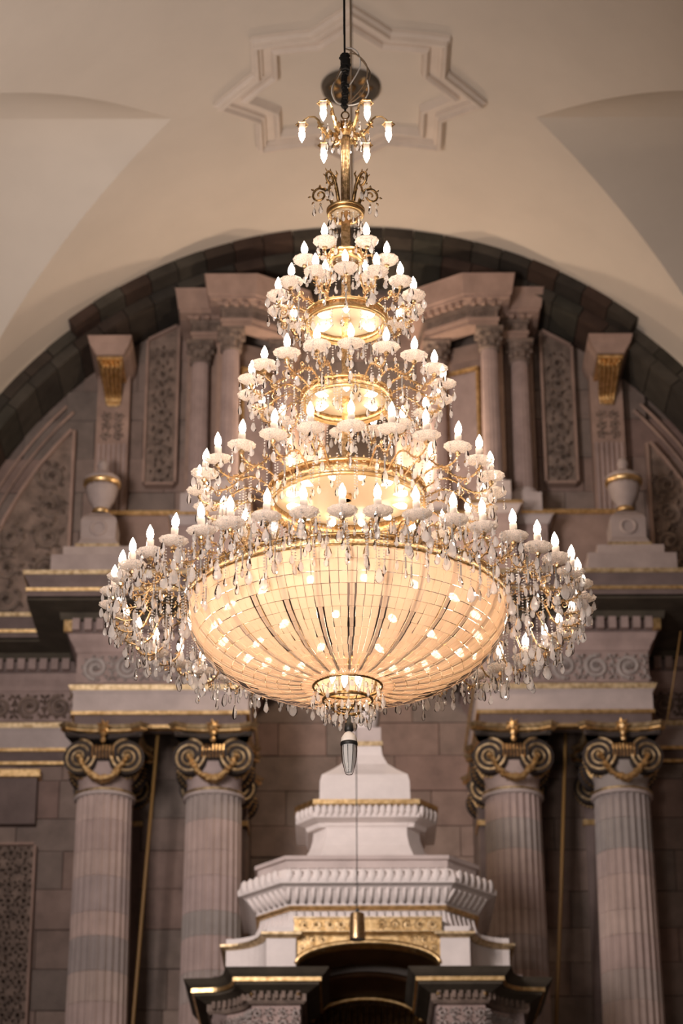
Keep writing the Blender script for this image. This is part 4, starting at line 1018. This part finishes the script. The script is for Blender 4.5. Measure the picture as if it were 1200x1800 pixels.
for j, (sc_, i, me, M, b) in enumerate(tiles):
    if j < 300: cput('glass_panel', me, M)
    else: rest.add(b.v, b.f, M)
obj('glass_panel', rest, M_tile, ch, kind='stuff')
# frosted backing strips between ribs, brass ribs of the bowl
for k in range(28):
    a = 2*pi*(4*k+.5)/NC; b = MB(); tube(b, [((r_-.012)*cos(a), (r_-.012)*sin(a), z_+.008) for r_, z_ in lev[:-1]], .0085, 4); part('bowl_rib', b, M_bdk)
# bulbs in the bowl
for (rr, zz, n_) in ((.68, zr-.09, 16), (.46, zr-.20, 10), (.24, zr-.28, 5)):
    for k in range(n_):
        a = 2*pi*(k+.3)/n_; cput('inner_bulb', BULBB, T(rr*cos(a), rr*sin(a), zz-Z0, a) @ Matrix.Rotation(pi*.75, 4, 'Y'))
pl_ = light('bowl_bulbs', 'POINT', (0, 0, zr-Z0-.10), 7, (1, .76, .52), .18); pl_.parent = ch
# bottom hoops
for (px, yy, h) in ((61, 1206, .018), (44, 1231, .018), (26, 1248, .016)):
    hoop('bottom_hoop', S(px, yy), zc(yy)-h/2, zc(yy)+h/2, M_bdk, .006, 48)
fringe(S(46, 1240), zc(1243), 24, (.008, .02), (0, 1)); fringe(S(26, 1248), zc(1250), 12, (.01, .03), (0, 1)); fringe(S(64, 1215), zc(1222), 20, (.005, .012), (1,))
b = MB(); nn = 26
for k in range(nn):
    a = 2*pi*k/nn; lathe(b, [(.001, .03), (.011, .02), (.011, -.02), (.001, -.03)], 4, T(S(57, 1215)*cos(a), S(57, 1215)*sin(a), zc(1220), a, (.4, 1, .6)))
part('crystal_collar', b, M_bead, False, kind='stuff')
for k in range(4):
    b = MB(); a = k*pi/2+.4; tube(b, [(S(61, 1206)*cos(a), S(61, 1206)*sin(a), zc(1206)), (S(44, 1231)*cos(a), S(44, 1231)*sin(a), zc(1231)), (S(26, 1248)*cos(a), S(26, 1248)*sin(a), zc(1248)), (0, 0, zc(1256))], .004, 4); part('stay', b, M_bdk)
# leafy scrolls over the little top disc
for k in range(5):
    a = 2*pi*k/5+.35; M = T(0, 0, zc(366), a)
    b = MB(); P = [(.07, 0, 0), (.085, 0, .06), (.10, 0, .11), (.125, 0, .15), (.155, 0, .165)]+[(.155+x, 0, .115+z_) for x, z_ in spiral(0, 0, .05, 1.35, pi/2, -1, 16)]
    tube(b, P, [.011, .011, .01, .010, .009]+[.008-.003*i/16 for i in range(17)], 6, M)
    tube(b, [(.105, 0, .11), (.10, 0, .16), (.085, 0, .19), (.10, 0, .205)], [.008, .007, .006, .002], 5, M)
    for q in range(6):
        aa = pi/2-q*.8; lb = MB(); leaf(lb, .155+.05*cos(aa), 0, .115+.05*sin(aa), .026, .016, aa, .006); b.add(lb.v, lb.f, M)
    part('leaf_scroll', b, M_bdk)
    w_ = M @ Vector((.19, 0, .07)); strand(w_, .03, kind=1); w_ = M @ Vector((.15, 0, .06)); strand(w_, .012, kind=0)
# top crown: six arms with downward bulbs
zt6 = zc(219); r6 = S(76, 221)
for k in range(6):
    a = R(60*k+0); M = T(0, 0, zt6, a); b = MB()
    P = [(.03, 0, -.06), (.07, 0, -.085), (.11, 0, -.07), (.14, 0, -.02), (.155, 0, .03), (.18, 0, .055), (.215, 0, .055), (.24, 0, .035), (r6, 0, .012)]
    tube(b, P, [.012, .011, .010, .009, .007, .006, .005, .005, .005], 5, M)
    for (x, z_, q) in ((.06, -.08, 1), (.10, -.075, -1), (.13, -.04, 1), (.15, .0, -1), (.09, -.06, 1), (.05, -.05, -1), (.04, -.02, 1)):
        tube(b, [(x+u, .008*q, z_+v_) for u, v_ in spiral(0, 0, .018, 1.1, q, q, 8)], .0045, 4, M)
        for w2 in range(3): lb = MB(); leaf(lb, x, 0, z_, .03, .016, w2*2+q, .006); b.add(lb.v, lb.f, M)
    lathe(b, [(.006, .012), (.02, .010), (.033, .004), (.036, -.002), (.028, -.004)], 12, M @ T(r6, 0, 0), lambda t_: 1+.12*cos(6*t_))
    arm = part('arm', b, M_gold, False)
    iv = Matrix.Identity(4); base = M @ T(r6, 0, 0) @ Matrix.Rotation(pi, 4, 'X')
    put('candle_sleeve', SLVS, arm, base @ T(0, 0, -.005)); put('bulb', BULB, arm, base @ T(0, 0, .045))
b = MB()
for k in range(14):
    a = 2*pi*k/14; lb = MB(); leaf(lb, 0, 0, 0, .055, .03, 1.0, .012); b.add(lb.v, lb.f, T(.03*cos(a), .03*sin(a), zc(240), a)); leaf(lb, 0, 0, 0, .04, .03, .4, .01); b.add(lb.v, lb.f, T(.02*cos(a), .02*sin(a), zc(228), a+.2))
lathe(b, [(.034, zc(242)), (.045, zc(238)), (.05, zc(232)), (.03, zc(226)), (.02, zc(218)), (.012, zc(212))], 16)
part('crown_foliage', b, M_gold, False)
fringe(.09, zc(238), 10, (.01, .02), (1, 0)); fringe(.14, zc(232), 8, (.01,), (1,))
# hook ring and chain
b = MB(); tube(b, [(.022*cos(a), 0, zc(203)+.026*sin(a)) for a in [2*pi*k/14 for k in range(15)]], .005, 5); part('hook_ring', b, M_bdk)
# assemble pendants: the nearest 300 one by one, the rest as one part
def camd(M): p = M.to_translation(); return (Vector((p.x+CX, p.y+CY, p.z))-CP).length
order = sorted(range(len(pend_list)), key=lambda i: camd(pend_list[i][0])-(.12 if pend_list[i][2] == 2 else 0))
restp = MB()
for j, i in enumerate(order):
    M, arm, kd = pend_list[i]
    if j < 300:
        if arm is not None: put('pendant', DM[kd], arm, LM[arm.name].inverted() @ T(0, 0, -Z0) @ M)
        else: cput('pendant', DM[kd], T(0, 0, -Z0) @ M)
    else: restp.add(DROPS[kd].v, DROPS[kd].f, T(0, 0, -Z0) @ M)
obj('pendant', restp, M_drop, ch, kind='stuff')
part('bead_strand', beads, M_bead, False, kind='stuff'); part('crystal_rod', rods, M_rod, False, kind='stuff')
# cable above the chandelier
t = thing('hanging_cable', 'black cable bundle and looped wires holding up the chandelier', 'cable', (CX, CY, zc(195)))
zk = zc(195)
b = MB(); tube(b, [(-.005, 0, 22.0-zk), (-.005, 0, zc(60)-zk), (-.004, 0, zc(5)-zk)][::1], .005, 6); tube(b, [(-.002, 0, 22.0-zk), (-.002, .0, zc(100)-zk), (0, 0, -.0)], .0065, 6); obj('steel_rope', b, M_black, t)
b = MB()
for k in range(26):
    zz = zc(98)-zk-(zc(98)-zc(188))*k/25; lathe(b, [(.001, .014), (.02+.01*(k < 8), .006), (.02+.01*(k < 8), -.006), (.001, -.014)], 6, T(rnd.uniform(-.008, .008), rnd.uniform(-.006, .006), zz, k))
obj('tape_wrap', b, M_black, t)
def loop(pts, m):
    C_ = [Vector((x, y_, zc(y)-zk)) for x, y, y_ in pts]; o = []
    for i in range(len(C_)-1):
        p0, p1, p2, p3 = C_[max(i-1, 0)], C_[i], C_[i+1], C_[min(i+2, len(C_)-1)]
        for k in range(6):
            u = k/6; o.append(.5*((2*p1)+(-p0+p2)*u+(2*p0-5*p1+4*p2-p3)*u*u+(-p0+3*p1-3*p2+p3)*u**3))
    o.append(C_[-1]); b = MB(); tube(b, o, .0045, 5); obj('wire_loop', b, m, t, True)
loop([(.0, 85, 0), (.06, 90, .02), (.12, 108, .03), (.15, 130, .02), (.10, 165, 0), (.02, 182, 0), (-.05, 178, 0), (-.07, 160, -.02), (-.04, 130, 0), (0, 110, 0)], M_wire)
loop([(.0, 95, 0), (.07, 100, -.02), (.13, 120, -.02), (.12, 145, 0), (.05, 172, 0), (0, 186, 0)], M_wire)
loop([(-.01, 120, 0), (-.06, 140, .02), (-.08, 160, 0), (-.05, 180, 0), (.03, 185, 0), (.10, 178, 0), (.14, 158, .02), (.13, 140, 0)], M_white)
loop([(.01, 84, 0), (.05, 86, 0), (.08, 95, 0), (.09, 115, .01), (.05, 140, 0), (.0, 160, 0)], M_white)
# LED corn lamp below
t = thing('corn_bulb_lamp', 'unlit tapered clear LED lamp in black socket hanging below the chandelier', 'lamp', (CX+.005, CY, zc(1362)))
z_ = lambda y: zc(y)-zc(1362)
lt = lambda prof, nm, m, n=20, mod=None: obj(nm, lathe(MB(), prof, n, mod=mod), m, t, True)
lt([(.001, z_(1258)), (.012, z_(1258)), (.013, z_(1270)), (.022, z_(1272)), (.024, z_(1284)), (.014, z_(1287)), (.001, z_(1288))], 'socket', M_black)
lt([(.012, z_(1286)), (.026, z_(1290)), (.040, z_(1297)), (.044, z_(1306)), (.043, z_(1309)), (.001, z_(1309))], 'cap', M_white)
lt([(.044, z_(1305)), (.046, z_(1308)), (.044, z_(1311)), (.035, z_(1311))], 'black_ring', M_black)
lt([(.042, z_(1309)), (.043, z_(1320)), (.038, z_(1338)), (.024, z_(1356)), (.018, z_(1361)), (.001, z_(1362))], 'clear_cover', M_clear)
for k in range(8):
    a = k*pi/4+.2; b = MB(); v = []
    for (r_, y) in ((.034, 1311), (.034, 1322), (.029, 1338), (.015, 1358)):
        w2 = r_*.34
        for sg in (-1, 1): v.append((r_*cos(a)-sg*w2*sin(a), r_*sin(a)+sg*w2*cos(a), z_(y)))
    b.add(v, [(0, 2, 3, 1), (2, 4, 5, 3), (4, 6, 7, 5)]); obj('led_strip', b, M_led, t)
b = MB(); tube(b, [(0, 0, z_(1311)), (0, 0, z_(1354))], [.028, .012], 8); obj('core', b, M_black, t)
b = MB(); tube(b, [(0, 0, z_(1190)), (0, 0, z_(1258))], .004, 5); obj('cord', b, M_wire, t)
